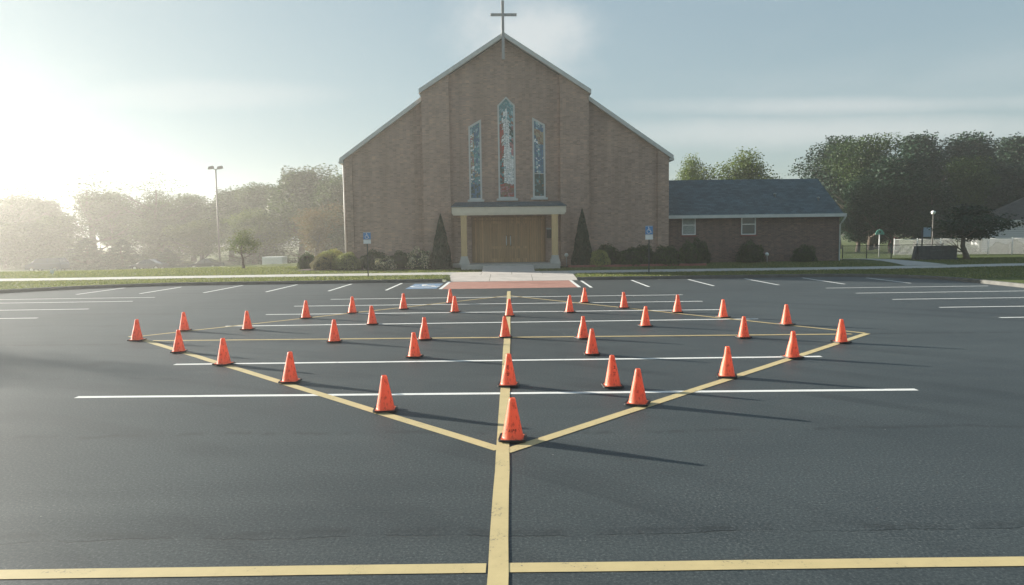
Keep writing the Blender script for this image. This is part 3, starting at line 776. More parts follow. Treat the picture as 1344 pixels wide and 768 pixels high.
for (a, c) in ((dL+.08, d0-.05), (d1+.05, dR-.08)):
    b = MB(); b.box(a, c, .31, .348, .51, dt); b.build('side_panel', M['wood'], church)
b = MB(); b.box(dL+.08, dR-.08, .31, .348, dt+.05, dTop-.08); b.build('transom_panel', M['wood'], church)
# wall box & low light
mx0, mz1 = L2(718, 299, YC-.2); mx1, mz0 = L2(724, 312.5, YC-.2)
t = thing('wall_mailbox', 'black mailbox with pale lid on the brick right of the wooden church doors', 'mailbox', (0, YC, 0), R(2.2))
b = MB(); b.box(mx0-.03, mx1+.02, -.30, -.122, mz0, mz1-.1); b.build('box', M['black'], t, bevel=.01)
b = MB(); b.prism([(mx0-.05, mz1-.098), (mx1+.04, mz1-.098), (mx1+.04, mz1-.03), (mx0-.05, mz1)], -.33, -.122); b.build('lid', M['metal'], t)
def spot(px, py, Y, label):
    x, z = P(px, py, Y); g = Hgt(x, Y)
    t = thing('floodlight', label, 'light', (x, Y, g), 0, 'small white ground floodlights by the walls')
    b = MB(); b.tube([(0, 0, -.05), (0, 0, z-g)], [.02, .02], 6); b.build('stake', M['metal'], t)
    b = MB(); b.lathe([(0, -.10), (.07, -.10), (.12, .06), (.125, .09), (.0, .085)], 12, c=(0, 0, z-g+.05), axis='y'); b.build('lamp_head', M['white'], t)
spot(743.5, 336, 43.2, 'small white floodlight at the foot of the brick wall right of the church entrance')
spot(1007, 335, 44.6, 'small white floodlight in front of the annex wall by a round shrub')

# ------------------------------------------------------------------ annex
YA = 45.6
annex = thing('annex', 'low brick side wing with blue grey shingle roof attached right of the church', 'building', (0, YA, 0), R(1.5))
ax0 = L2(885, 300, YA)[0]; ax1 = L2(1107, 300, YA)[0]; ez = L2(1000, 277.5, YA)[1]; ex1 = L2(1115, 280, YA-.4)[0]
rz_ = P(1000, 236.5, YA+3.4)[1]
b = MB()
b.box(ax0-.6, ax1, 0, 6.8, -.4, ez-.10)
# gable end triangle
b.add([(ax1-.25, 0, ez-.1), (ax1-.25, 6.8, ez-.1), (ax1-.25, 3.4, rz_-.12), (ax1, 0, ez-.1), (ax1, 6.8, ez-.1), (ax1, 3.4, rz_-.12)], [(0, 1, 2), (3, 5, 4), (0, 2, 5, 3), (1, 4, 5, 2)])
b.build('wall', M['brick_annex'], annex)
b = MB(); ry0 = ez-.04; sl_ = (rz_-ez)/3.4
def rp(y): return ez+sl_*y
for s in (1, -1):
    y0_, y1_ = (-.45, 3.4) if s == 1 else (7.25, 3.4)
    z0_, z1_ = ez-.45*sl_, rz_
    rx1 = ex1-.12
    b.add([(ax0-.6, y0_, z0_), (rx1, y0_, z0_), (rx1, y1_, z1_), (ax0-.6, y1_, z1_), (ax0-.6, y0_, z0_+.09), (rx1, y0_, z0_+.09), (rx1, y1_, z1_+.09), (ax0-.6, y1_, z1_+.09)],
          [(0, 3, 2, 1), (4, 5, 6, 7), (0, 1, 5, 4), (1, 2, 6, 5), (3, 0, 4, 7)])
ar = b.build('roof', M['shingle'], annex)
for px, py in ((1023, 256), (1077, 261.5)):
    x, z = P(px, py+3, YA+1.2); yy = (z-ez)/sl_
    b = MB(); b.lathe([(.05, -.1), (.05, .22), (.09, .22), (.09, .30), (0, .32)], 10, c=(x, yy, z)); b.build('roof_vent', M['metal'], ar)
b = MB(); z0_ = ez-.45*sl_
b.box(ax0-.6, ex1, -.58, -.455, z0_-.10, z0_+.10); b.box(ax0-.6, ex1-.12, -.452, -.003, z0_-.10, z0_-.07)
b.build('gutter', M['trim'], annex)
b = MB(); dxp = ax1+.04; b.tube([(dxp+.1, -.5, z0_-.10), (dxp, -.25, z0_-.45), (dxp-.04, -.06, z0_-.6), (dxp-.04, -.06, .25), (dxp+.05, -.3, .12)], [.05]*5, 8); b.build('downpipe', M['trim'], annex)
def win(pxa, pxb, pya, pyb, lace):
    x0, z1 = P(pxa, pya, YA); x1, z0 = P(pxb, pyb, YA); zm = (z0+z1)/2
    w = MB(); f_ = .06
    w.box(x0, x0+f_, -.05, -.003, z0, z1); w.box(x1-f_, x1, -.05, -.003, z0, z1)
    for a in (z0, z1-f_, zm-f_/2): w.box(x0+f_+.001, x1-f_-.001, -.045, -.003, a, a+f_)
    fr = w.build('window', M['white'], annex)
    g = MB(); g.box(x0+f_, x1-f_, -.02, -.004, z0+f_, zm-f_/2, 0); g.build('lower_pane', M['glass'] if not lace else M['lace'], fr)
    g = MB(); g.box(x0+f_, x1-f_, -.02, -.004, zm+f_/2, z1-f_, 0); g.build('upper_pane', M['lace'] if lace else M['glass'], fr)
    s = MB(); s.box(x0-.06, x1+.06, -.11, -.003, z0-.09, z0-.002); s.build('sill', M['brick_edge'], fr)
win(896.5, 914.5, 282.5, 308.5, True); win(975.5, 994.5, 280.5, 308, False)

# ------------------------------------------------------------------ planting beds
b = MB()
def bed(x0, x1, y0, y1):
    n = 12; vs = []; fs = []
    for i in range(n+1):
        X = x0+(x1-x0)*i/n
        for yy in (y0, y1): vs.append((X, yy, Hgt(X, yy)+.035))
    for i in range(n): fs.append((2*i, 2*i+2, 2*i+3, 2*i+1))
    b.add(vs, fs)
bed(-12.6, -3.4, 42.2, 44.4); bed(3.1, 11.5, 42.2, 43.9)
o = b.build('mulch_bed', M['mulch']); tag(o, kind='structure')
b = MB(); x = 3.3
rg = random.Random(2)
while x < 11.2:
    b.box(x, x+.21, 42.02+rg.uniform(-.01, .01), 42.14, .1, Hgt(x, 42)+.14+rg.uniform(-.012, .012)); x += .225
tag(b.build('brick_edging', M['brick_edge']), 'low red brick edging along the shrub bed right of the church door', 'edging')

# ------------------------------------------------------------------ foliage
def leaf_quads(cs, nrm, size, rng, flat=.0):
    n = len(cs)
    a = rng.normal(size=(n, 3)); 
    if nrm is not None: a = a*.75+nrm
    a /= np.linalg.norm(a, axis=1)[:, None]+1e-9
    t = rng.normal(size=(n, 3)); u = np.cross(a, t); u /= np.linalg.norm(u, axis=1)[:, None]+1e-9; v = np.cross(a, u)
    s = (size*rng.uniform(.6, 1.35, n))[:, None]
    u = u*s*.5; v = v*s*.36
    V = np.stack([cs-u, cs-v*1.0+u*.1, cs+u, cs+v*1.0+u*.1], 1).reshape(-1, 3)
    Fc = np.arange(n*4).reshape(n, 4)
    return V, Fc
def crown_mesh(name, mat, seed, H=12., Rr=4.2, z0=2.2, clumps=260, per=42, leaf=.20, shape='round', gap=.0, csize=.62):
    rng = np.random.default_rng(seed)
    lob = [(rng.uniform(0, 2*math.pi), rng.uniform(-.8, 1), rng.uniform(.16, .42), rng.uniform(3.5, 8.5)) for _ in range(16)]
    C = []; NN = []
    ch = H-z0
    while len(C) < clumps:
        d = rng.normal(size=3); d /= np.linalg.norm(d)
        r = rng.uniform(0, 1)**.38
        az = math.atan2(d[1], d[0]); el = d[2]
        k = 1.0
        for a, e, am, w in lob: k += am*math.exp(-w*((math.cos(az-a)-1)**2*1.0+(el-e)**2))-am*.22
        if shape == 'round':
            q = np.array([d[0]*Rr*k*r, d[1]*Rr*k*r, z0+ch*.5+d[2]*ch*.5*r*(.8+.2*k)])
        elif shape == 'skirt':
            zz = rng.uniform(0, 1)**.85; rad = Rr*k*math.sqrt(max(0, 1-zz**2.2))*(.35+.65*r)
            q = np.array([math.cos(az)*rad, math.sin(az)*rad, z0+ch*zz])
        else:  # conical
            zz = rng.uniform(0, 1)**1.25; rad = Rr*(1-zz)**.85*(.25+.75*r)*(.9+.2*k*.5)
            q = np.array([math.cos(az)*rad, math.sin(az)*rad, z0+ch*zz])
        C.append(q); NN.append(d)
    C = np.array(C); NN = np.array(NN)
    tint = rng.uniform(.15, .85, len(C))
    cs = np.repeat(C, per, 0)+np.clip(rng.normal(size=(len(C)*per, 3)), -1.45, 1.45)*(np.clip(1.15-np.repeat(C[:, 2:3], per, 0)/H, .12, 1) if shape == 'cone' else 1.0)*np.array([csize, csize, csize*.62])
    hgt = np.clip(tint.repeat(per)+rng.normal(size=len(cs))*.16, 0, 1)
    V, Fc = leaf_quads(cs, NN.repeat(per, 0)*.5+np.array([0, 0, .5]), leaf, rng)
    V[:, 2] = np.maximum(V[:, 2], .02); V[:, 2] = np.where(V[:, 2] > H, H-(V[:, 2]-H)*.3, V[:, 2])
    return fast_mesh(name, V, Fc, mat, hgt), C
def trunk_mesh(name, mat, seed, H=12., z0=2.2, Rr=4.2, r0=.24, targets=None, nl=9):
    rg = random.Random(seed); m = MB()
    top = z0+(H-z0)*.72; pts = [(0, 0, -.3)]; rads = [r0*1.35]
    x = y = 0
    for i in range(1, 8):
        f_ = i/7; x += rg.uniform(-.12, .12); y += rg.uniform(-.12, .12); pts.append((x, y, top*f_)); rads.append(r0*(1-.8*f_))
    m.tube(pts, rads, 9)
    for k in range(nl):
        f_ = rg.uniform(.22, .8); i = int(f_*7); p0 = Vector(pts[i]); a = 2*math.pi*k/nl+rg.uniform(-.4, .4)
        L = Rr*rg.uniform(.55, .85); e = rg.uniform(.5, 1.1)
        mid = p0+Vector((math.cos(a)*L*.5, math.sin(a)*L*.5, L*.35*e)); end = p0+Vector((math.cos(a)*L, math.sin(a)*L, L*.95*e)); end.z = min(end.z, H*.95)
        rr = rads[i]*.5; m.tube([p0, mid, end], [rr, rr*.6, rr*.15], 6)
        for q in range(3):
            a2 = a+rg.uniform(-1, 1); e2 = mid+Vector((math.cos(a2)*L*.45, math.sin(a2)*L*.45, L*rg.uniform(.2, .6))); m.tube([mid, e2], [rr*.45, rr*.08], 5)
    o = m.build(name, mat); me = o.data; bpy.data.objects.remove(o); return me
KIND = {}
def kind(key, mat, bark, seed, **kw):
    tk = {k: kw.pop(k) for k in ('r0', 'nl') if k in kw}
    cmn, _ = crown_mesh('crown', mat, seed, **kw)
    H = kw.get('H', 12.); tm = trunk_mesh('trunk', bark, seed, H=H, z0=kw.get('z0', 2.2), Rr=kw.get('Rr', 4.2), **tk)
    KIND[key] = (cmn, tm, H, kw.get('Rr', 4.2))
kind('green1', M['leaf_green'], M['bark'], 11, clumps=320, per=95)
kind('green2', M['leaf_green'], M['bark'], 12, clumps=320, per=95, Rr=4.6, z0=1.6)
kind('dark1', M['leaf_dark'], M['bark'], 13, clumps=330, per=100, z0=1.0, leaf=.21)
kind('dark2', M['leaf_dark'], M['bark'], 14, clumps=340, per=100, z0=.6, Rr=4.8, leaf=.21)
kind('pale1', M['leaf_pale'], M['bark'], 15, clumps=150, per=75, csize=.55, z0=1.5, leaf=.19)
kind('pale2', M['leaf_pale'], M['bark'], 25, clumps=220, per=90, csize=.6, z0=1.5, leaf=.19)
kind('airy', M['leaf_green'], M['bark'], 16, clumps=130, per=34, csize=.5, z0=3, leaf=.16, nl=18)
kind('skirt', M['leaf_green'], M['bark'], 17, clumps=300, per=85, shape='skirt', z0=.3, Rr=4.0)
kind('conif', M['leaf_dark'], M['bark'], 18, clumps=300, per=80, shape='cone', z0=.4, Rr=3.4, csize=.4)
kind('rust', M['leaf_rust'], M['bark'], 19, clumps=150, per=75, csize=.55, z0=1.8, leaf=.18)
kind('small', M['leaf_dark'], M['bark_pale'], 20, H=4.6, Rr=2.3, z0=1.25, clumps=150, per=60, leaf=.13, csize=.26, r0=.13, nl=7)
kind('small_rust', M['leaf_pale'], M['bark'], 21, H=4.6, Rr=1.7, z0=1.3, clumps=52, per=40, leaf=.12, csize=.26, r0=.08, nl=7)
def tree(key, px, top, wpx, Y, label, group=None, cat='tree', name='tree'):
    x, zt = P(px, top, Y); g = Hgt(x, Y); cmn, tm, H, Rr = KIND[key]
    sx = wpx*Y/F/(2*Rr*.86); sz = (zt-g)/H
    t = thing(name, label, cat, (x, Y, g), random.uniform(0, 6.28), group)
    t.scale = (sx, sx, sz)
    link('trunk', tm, t); link('crown', cmn, t)
    return t
gl = 'hazy trees beyond the lawn left of the church'
TL = [
 ('green2', 0, 262, 80, 128, 'hazy low tree at the far left edge of the treeline'),
 ('airy', 18, 240, 110, 120, 'thin airy tree rising above the treeline at the far left edge'),
 ('green1', 58, 264, 80, 126, 'hazy rounded tree between the far left edge and the tall thin crowned tree'),
 ('airy', 118, 232, 120, 112, 'tall thin crowned tree above the two dark conifers at left'),
 ('green2', 145, 255, 85, 118, 'dense hazy tree just right of the tall thin crown at left'),
 ('airy', 200, 232, 95, 108, 'sparse feathery crown standing midway between left edge and light pole'),
 ('green1', 195, 268, 80, 122, 'dense low tree beneath the sparse feathery crown at left'),
 ('green2', 250, 258, 85, 116, 'hazy tree just left of the tall twin headed light pole'),
 ('green1', 300, 250, 90, 112, 'hazy tree just right of the tall twin headed light pole'),
 ('green2', 345, 243, 85, 106, 'mid height tree between the light pole and the tall tree by the church'),
 ('green1', 392, 221, 120, 98, 'tallest rounded tree at left, a gap from the church wall'),
 ('green2', 445, 232, 100, 92, 'large tree half hidden by the left corner of the church'),
 ('green1', -60, 258, 110, 118, 'hazy tree outside the left edge of the picture'),
 ('pale2', 330, 275, 80, 90, 'pale green rounded tree in front of the tall tree left of the church'),
 ('skirt', 30, 300, 90, 98, 'bushy low tree at the far left foot of the treeline'),
 ('skirt', 75, 292, 80, 104, 'bushy low tree left of the two dark conifers'),
 ('conif', 112, 312, 56, 84, 'left one of two dark conifers below the treeline at left'),
 ('conif', 160, 314, 52, 84, 'right one of two dark conifers below the treeline at left'),
 ('skirt', 210, 296, 85, 100, 'bushy low tree right of the two dark conifers'),
 ('conif', 219, 326, 36, 86, 'smallest dark conifer between the conifer pair and the light pole'),
 ('pale2', 262, 292, 85, 96, 'pale bushy tree behind the dark parked car left of the pole'),
 ('skirt', 345, 300, 95, 92, 'bushy low tree behind the white box trailer'),
 ('rust', 412, 272, 84, 72, 'rust tinted loose tree above the shrubs at the left church corner'),
 ('small_rust', 318, 297, 52, 46.5, 'slender young pale leaved tree alone on the lawn right of the light pole'),
 ('skirt', 435, 290, 80, 84, 'bushy low tree right behind the left church corner'),
 ('skirt', 5, 315, 70, 92, 'low bushy growth where the treeline meets the left edge'),
]
for a in TL: tree(a[0], a[1], a[2]-(0 if a[0] in ('conif', 'small_rust') else 8), a[3]*1.25, a[4]+(16 if a[4] > 60 else 0), a[5], gl)
gr = 'trees beyond the annex and the fence at right'
TR = [
 ('pale2', 910, 197, 52, 76, 'pale leafy tree behind the annex roof right beside the church wall'),
 ('pale2', 978, 190, 82, 72, 'broad pale leafy tree above the middle of the annex roof'),
 ('dark1', 1104, 182, 82, 84, 'leftmost of the tall dark trees behind the annex end'),
 ('green2', 1146, 180, 92, 76, 'bright topped dense tree rising behind the annex gable corner'),
 ('dark2', 1208, 171, 105, 84, 'tallest dark tree behind the small lamp post at right'),
 ('dark1', 1275, 178, 100, 84, 'dark tree standing left of and behind the white house'),
 ('dark2', 1335, 174, 110, 88, 'dark tree towering over the white house roof'),
 ('dark2', 1395, 182, 110, 80, 'dark tree beyond the right edge of the picture'),
 ('dark1', 1175, 208, 95, 70, 'dense dark tree in front, between annex corner and blank blue sign'),
 ('green2', 1272, 210, 66, 70, 'narrow lighter green tree in front of the dark trees near the house'),
 ('dark2', 1222, 240, 95, 67, 'low dark tree directly behind the small lamp post'),
 ('dark2', 1128, 238, 70, 71, 'dark tree low behind the annex downpipe'),
 ('dark1', 1318, 222, 90, 82, 'dark tree directly behind the house chimney'),
]
for a in TR: tree(a[0], a[1], a[2]-(11 if a[1] > 1040 else 5), a[3]*1.28, a[4], a[5], gr)
tree('dark2', 1150, 272, 110, 80, 'low dark undergrowth tree filling the gap under the annex side trees', gr)
tree('dark2', 1235, 275, 120, 78, 'low dark undergrowth tree behind the pale fence', gr)
tree('small', 1273, 263, 116, 45.5, 'small dark forked tree on the lawn beside the dark stone sign')
# tree outside the frame whose shadow falls on the left of the car park
def tree_at(key, x, y, H_, w, label):
    cmn, tm, H, Rr = KIND[key]; t = thing('tree', label, 'tree', (x, y, Hgt(x, y)), 1.0); t.scale = (w/(2*Rr), w/(2*Rr), H_/H); link('trunk', tm, t); link('crown', cmn, t)
tree_at('pale1', -46, 32, 10.2, 5.0, 'loose tree outside the left edge shading the left of the car park')
# shrubs
def shrub_mesh(name, mat, seed, n=2600, leaf=.085, lumpy=.12, shape='ball', top_bias=True):
    rng = np.random.default_rng(seed); d = rng.normal(size=(n, 3)); d[:, 2] = np.abs(d[:, 2])*1.0-.25*rng.uniform(size=n); d /= np.linalg.norm(d, axis=1)[:, None]
    r = rng.uniform(.72, 1.0, n)**.6
    ph = rng.uniform(0, 6, 6)
    lump = 1+lumpy*(np.sin(d[:, 0]*5+ph[0])*np.sin(d[:, 1]*6+ph[1])+.6*np.sin(d[:, 2]*9+ph[2]+d[:, 0]*4))
    if shape == 'cone':
        z = rng.uniform(0, 1, n)**1.25; a = rng.uniform(0, 6.283, n); rad = (1-z)**.8*np.minimum(1, (z+.12)*6)*(.78+.22*r)*(1+.06*np.sin(a*5+z*20))
        c = np.stack([np.cos(a)*rad, np.sin(a)*rad, z], 1); nn = np.stack([np.cos(a), np.sin(a), .4+0*a], 1)
    else:
        k = (r*lump)[:, None]; c = d*k; c[:, 2] = np.maximum((c[:, 2]+.15)/1.15, .01); nn = d*1.2
    V, Fc = leaf_quads(c, nn, leaf, rng)
    V[:, 2] = np.maximum(V[:, 2], 0)
    tint = np.clip(.5+.35*(lump-1)/lumpy*.5+rng.normal(size=n)*.22, 0, 1)
    return fast_mesh(name, V, Fc, mat, tint)
core_m = simple('shrub_twigs', (.03, .032, .018), .9, .3, 9)
def core_mesh(shape):
    m = MB()
    if shape == 'cone': m.lathe([(.0, 0), (.78, .03), (.72, .2), (.34, .62), (.0, .93)], 12)
    else: m.lathe([(.0, 0), (.74, .02), (.82, .25), (.72, .55), (.45, .80), (0, .88)], 12)
    o = m.build('core', core_m); me = o.data; bpy.data.objects.remove(o); return me
CORE = {'ball': core_mesh('ball'), 'cone': core_mesh('cone')}
SH = {'dark': [shrub_mesh('leaves', M['leaf_green'], s, 4800, .07) for s in (31, 32, 33)], 'green': [shrub_mesh('leaves', M['leaf_green'], s, 5200, .065) for s in (34, 35)],
      'gold': [shrub_mesh('leaves', M['leaf_gold'], 36, 5600, .06, .06)], 'pale': [shrub_mesh('leaves', M['leaf_shrub'], 37, 5600, .062, .07)],
      'cream': [shrub_mesh('leaves', M['leaf_cream'], 38, 3000, .09, .2)], 'pink': [shrub_mesh('leaves', M['leaf_pink'], 39, 900, .14)],
      'cone': [shrub_mesh('leaves', M['leaf_dark'], 40, 6000, .085, shape='cone')], 'rustb': [shrub_mesh('leaves', M['leaf_brown'], 41, 5000, .065)]}
def shrub(key, x0, x1, top, base, Y, label, name='shrub', group='shrubs along the church and annex walls', depth=1.0, cat='shrub'):
    px = (x0+x1)/2; x, zt = P(px, top, Y); g = Hgt(x, Y); w = (x1-x0)*Y/F/2
    me = SH[key][int(x0) % len(SH[key])]
    t = thing(name, label, cat, (x, Y, g), 0, group)
    t.rotation_euler = (0, 0, random.uniform(0, 6.28)) if abs(depth-1) < .01 else (0, 0, random.uniform(-.1, .1))
    t.scale = (w, w*depth, zt-g)
    link('core', CORE['cone' if key == 'cone' else 'ball'], t).scale = (.97, .97, .97); link('foliage', me, t)
shrub('green', 391, 415, 332, 351, 44.5, 'dark rounded shrub at the far left end of the row by the church')
shrub('pale', 414, 458, 327, 350, 44.8, 'yellow green topped shrub standing behind the two big rounded shrubs at left')
shrub('rustb', 407, 439, 334, 353, 43.0, 'brownish rounded shrub left of the large clipped green one')
shrub('pale', 436, 473, 331, 353, 42.8, 'largest clipped green shrub at the left church corner')
shrub('dark', 470, 512, 330, 350, 43.5, 'low dark hedge section just right of the left parking sign', depth=.6)
shrub('dark', 506, 545, 331, 350, 43.6, 'low dark hedge section behind the pale flowering plant', depth=.6)
shrub('cream', 489, 520, 338, 351, 42.9, 'small pale flowering plant in front of the dark hedge at left')
shrub('cream', 534, 568, 327.5, 351, 43.1, 'cream blossoming shrub left of the left conifer')
shrub('cone', 563, 593, 283, 350, 42.9, 'dark cone shaped evergreen left of the church entrance', 'conifer', 'cone shaped evergreens flanking the entrance', cat='evergreen')
shrub('cone', 749, 779, 276, 348, 42.9, 'dark cone shaped evergreen right of the church entrance', 'conifer', 'cone shaped evergreens flanking the entrance', cat='evergreen')
shrub('gold', 771, 802, 327, 346, 42.6, 'bright yellow green rounded shrub right of the right conifer')
shrub('dark', 778, 815, 321, 347, 43.6, 'dark shrub behind the yellow green one, against the brick')
shrub('dark', 808, 848, 325.5, 347, 42.8, 'dark clipped shrub just left of the right parking sign')
shrub('dark', 825, 862, 321, 347, 43.7, 'dark shrub at the back directly behind the right parking sign')
shrub('dark', 855, 897, 322, 347, 42.8, 'broad dark shrub just right of the right parking sign')
shrub('dark', 890, 918, 318, 346, 43.2, 'dark shrub at the junction of church and annex')
shrub('dark', 902, 932, 315.5, 344, 44.6, 'tallest dark shrub, under the left annex window')
shrub('green', 968, 1003, 317, 340, 44.9, 'round dark shrub under the right annex window')
shrub('green', 1040, 1072, 322.5, 343, 44.9, 'low loose shrub against the blank right part of the annex wall')
shrub('pink', 1167, 1181, 308, 322, 66, 'pinkish blossoming shrub far behind the dark fence', group=None)
rg = random.Random(9)
for k, (a, c, tp) in enumerate(((1256, 1284, 320), (1300, 1322, 318), (1322, 1346, 316), (1344, 1368, 315))):
    shrub('dark', a, c, tp, 330, 61.5 if k else 60.8, ['overgrown weedy bush between the pale fence and the small tree', 'low bush against the house wall left of its window', 'low bush under the house window', 'low bush beyond the right edge by the house'][k], group='bushes by the white house')

# grass tufts on the lawn as one mass
def grass():
    rng = np.random.default_rng(5); pts = []
    n = 90000
    X = rng.uniform(-34, 34, n*2); Y = 34.3+rng.uniform(0, 1, n*2)**1.3*14
    d = []
    for x, y in zip(X, Y):
        if len(pts) >= n: break
        if abs(x) < 3.3 and y < 39.2: continue
        if -1.75 < x < 1.4 and y < 41.4: continue
        if -3.2 < x < 3.0 and y > 41.2: continue
        if -14 < x < 3+8.5 and y > 42.0 and not (x > 11.5 or x < -12.6): continue
        if 9 < x < 21.3 and y > 45.5: continue
        yo = -.010*max(0, -x-12)**1.5 if x < -12 else -.006*max(0, x-20)**1.6
        if SW0-.02+yo < y < SW1+.02+yo: continue
        if 21 < x < 25 and y > 39: continue
        rr = None
        if x > XR-4.5 and y < YF+.2: continue
        cxl, cyl = XL+9.5, YF-9.5
        pts.append((x, y, Hgt(x, y)))
    # left corner outside the curved kerb
    for _ in range(14000):
        a = rng.uniform(math.pi/2, math.pi); r = 9.5+.2+rng.uniform(0, 1)**1.2*7
        x = XL+9.5+r*math.cos(a); y = YF-9.5+r*math.sin(a)
        yo = -.010*max(0, -x-12)**1.5
        if y > YF or (SW0+yo < y < SW1+yo): continue
        pts.append((x, y, Hgt(x, y)))
    for _ in range(9000):
        a = rng.uniform(0, math.pi/2); r = 4.5+.2+rng.uniform(0, 1)*9
        x = XR-4.5+r*math.cos(a); y = YF-4.5+r*math.sin(a)
        if y > YF: continue
        pts.append((x, y, Hgt(x, y)))
    c = np.array(pts); n = len(c)
    a = rng.uniform(0, 6.283, n); w = rng.uniform(.012, .03, n); h = rng.uniform(.025, .065, n); l = rng.normal(size=(n, 2))*.02
    V = np.stack([c+np.stack([-np.cos(a)*w, -np.sin(a)*w, 0*a-.005], 1), c+np.stack([np.cos(a)*w, np.sin(a)*w, 0*a-.005], 1), c+np.stack([l[:, 0], l[:, 1], h], 1)], 1).reshape(-1, 3)
    o = link('grass', fast_mesh('grass', V, np.arange(n*3).reshape(n, 3), M['grass_blade'], np.clip(rng.uniform(0, 1, n)+0*w, 0, 1))); tag(o, 'short mown grass on the lawns round the church', 'grass', kind='stuff')
grass()

# ------------------------------------------------------------------ signs, poles, fences
def parking_sign(px, top, bot, base, Y, label, w=.38):
    x, z1 = P(px, top, Y); _, z0 = P(px, bot, Y); xb, _ = P(px, base, Y); g = Hgt(x, Y)
    t = thing('parking_sign', label, 'sign', (x, Y, g), 0, 'blue wheelchair parking signs')
    b = MB(); b.box(-.025, .025, .01, .05, -.2, z1-g-.03); b.build('post', M['dark_metal'], t)
    zm = z0+(z1-z0)*.36
    b = MB(); b.box(-w/2, w/2, 0, .008, zm-g, z1-g); p = b.build('blue_panel', M['sign_blue'], t)
    b = MB(); e = .014
    for a in ((-w/2+.01, w/2-.01, zm-g+.01, zm-g+.01+e), (-w/2+.01, w/2-.01, z1-g-.01-e, z1-g-.01)): b.box(a[0], a[1], -.004, -.001, a[2], a[3])
    chair_strokes(b, 0, (zm+z1)/2-g, (z1-zm)*.85, -.004); b.build('wheelchair_symbol', M['sign_white'], p)
    b = MB(); b.box(-w/2, w/2, 0, .008, z0-g, zm-g-.012); p = b.build('white_panel', M['sign_white'], t)
parking_sign(481.5, 305, 320, 363, 36.8, 'blue and white wheelchair parking sign on a thin post left of the entrance')
parking_sign(852, 296.5, 314.5, 360, 36.4, 'blue and white wheelchair parking sign on a thin post right of the entrance')
# tall light pole at left
x, z = P(283, 222, 100); g = Hgt(x, 100)
t = thing('light_pole', 'tall thin pole with two floodlight heads rising from the hazy trees', 'street light', (x, 100, g))
b = MB(); b.tube([(0, 0, -.3), (0, 0, z-g)], [.14, .09], 10); b.build('pole', M['pole'], t)
for s in (-1, 1):
    b = MB(); b.tube([(0, 0, z-g-.1), (s*.35, 0, z-g+.05)], [.05, .05], 6)
    a = b.build('bracket', M['pole'], t)
    b = MB(); cx_ = s*.62; zz = z-g+.18
    b.add([(cx_-.40, -.28, zz-.22+s*.0), (cx_+.40, -.28, zz-.10), (cx_+.36, .28, zz-.10), (cx_-.36, .28, zz-.22), (cx_-.28, -.2, zz+.16), (cx_+.28, -.2, zz+.26), (cx_+.28, .2, zz+.26), (cx_-.28, .2, zz+.16)],
          [(0, 3, 2, 1), (4, 5, 6, 7), (0, 1, 5, 4), (1, 2, 6, 5), (2, 3, 7, 6), (3, 0, 4, 7)]); b.build('lamp_head', M['pole'], t, bevel=.03)
# small lamp at right
x, z = P(1225, 279, 57); g = Hgt(x, 57)
t = thing('lamp_post', 'short metal post with a white round lamp head behind the pale fence', 'lamp', (x, 57, g))
b = MB(); b.tube([(0, 0, -.2), (0, 0, z-g-.1)], [.05, .04], 8); b.build('pole', M['pole'], t)
b = MB(); b.lathe([(.0, -.14), (.12, -.12), (.17, 0), (.15, .1), (0, .16)], 12, c=(0, 0, z-g)); b.build('lamp_head', M['white'], t)
def post_sign(px, top, bot, base, w, Y, mat, pm, name, label, side=0):
    x, z1 = P(px, top, Y); _, z0 = P(px, bot, Y); g = Hgt(x, Y)
    t = thing(name, label, 'sign', (x, Y, g)); b = MB(); b.tube([(side, .04, -.2), (side, .04, z1-g-.04)], [.045, .045], 8); b.build('post', pm, t)
    return t, z0-g, z1-g
t, z0, z1 = post_sign(1217.5, 298.5, 311, 338, 9, 50, None, M['black'], 'blank_sign', 'plain pale blue rectangular sign on a dark post by the dark stone sign', -.33)
b = MB(); b.box(-.27, .25, 0, .02, z0, z1); b.build('panel', M['sign_pale'], t)
b = MB(); b.tube([(-.40, .045, z1-.12), (.1, .045, z1-.12)], [.02, .02], 6); b.build('bracket', M['black'], t)
t, z0, z1 = post_sign(1155, 300, 308, 320, 12, 56, None, M['metal'], 'green_sign', 'small green arched sign on a pale post behind the dark fence')
b = MB(); b.prism([(-.34, z0), (.34, z0), (.34, z0+.12), (.18, z0+.36), (0, z0+.42), (-.18, z0+.36), (-.34, z0+.12)], -.02, .02); p = b.build('panel', M['sign_green'], t)
b = MB(); b.lathe([(0, 0), (.07, 0)], 12, c=(0, -.024, z0+.2), axis='y'); b.build('emblem', M['dark_metal'], p)
# stub marker at left
x, z = P(68.5, 355.5, 41.5); g = Hgt(x, 41.5)
t = thing('marker_post', 'tiny white marker post on the lawn near the left edge', 'marker', (x, 41.5, g))
b = MB(); b.box(-.03, .03, -.02, .02, -.1, z-g-.1); b.build('stake', M['white'], t)
b = MB(); b.box(-.12, .12, -.025, -.021, z-g-.14, z-g+.06); b.build('plate', M['white'], t)
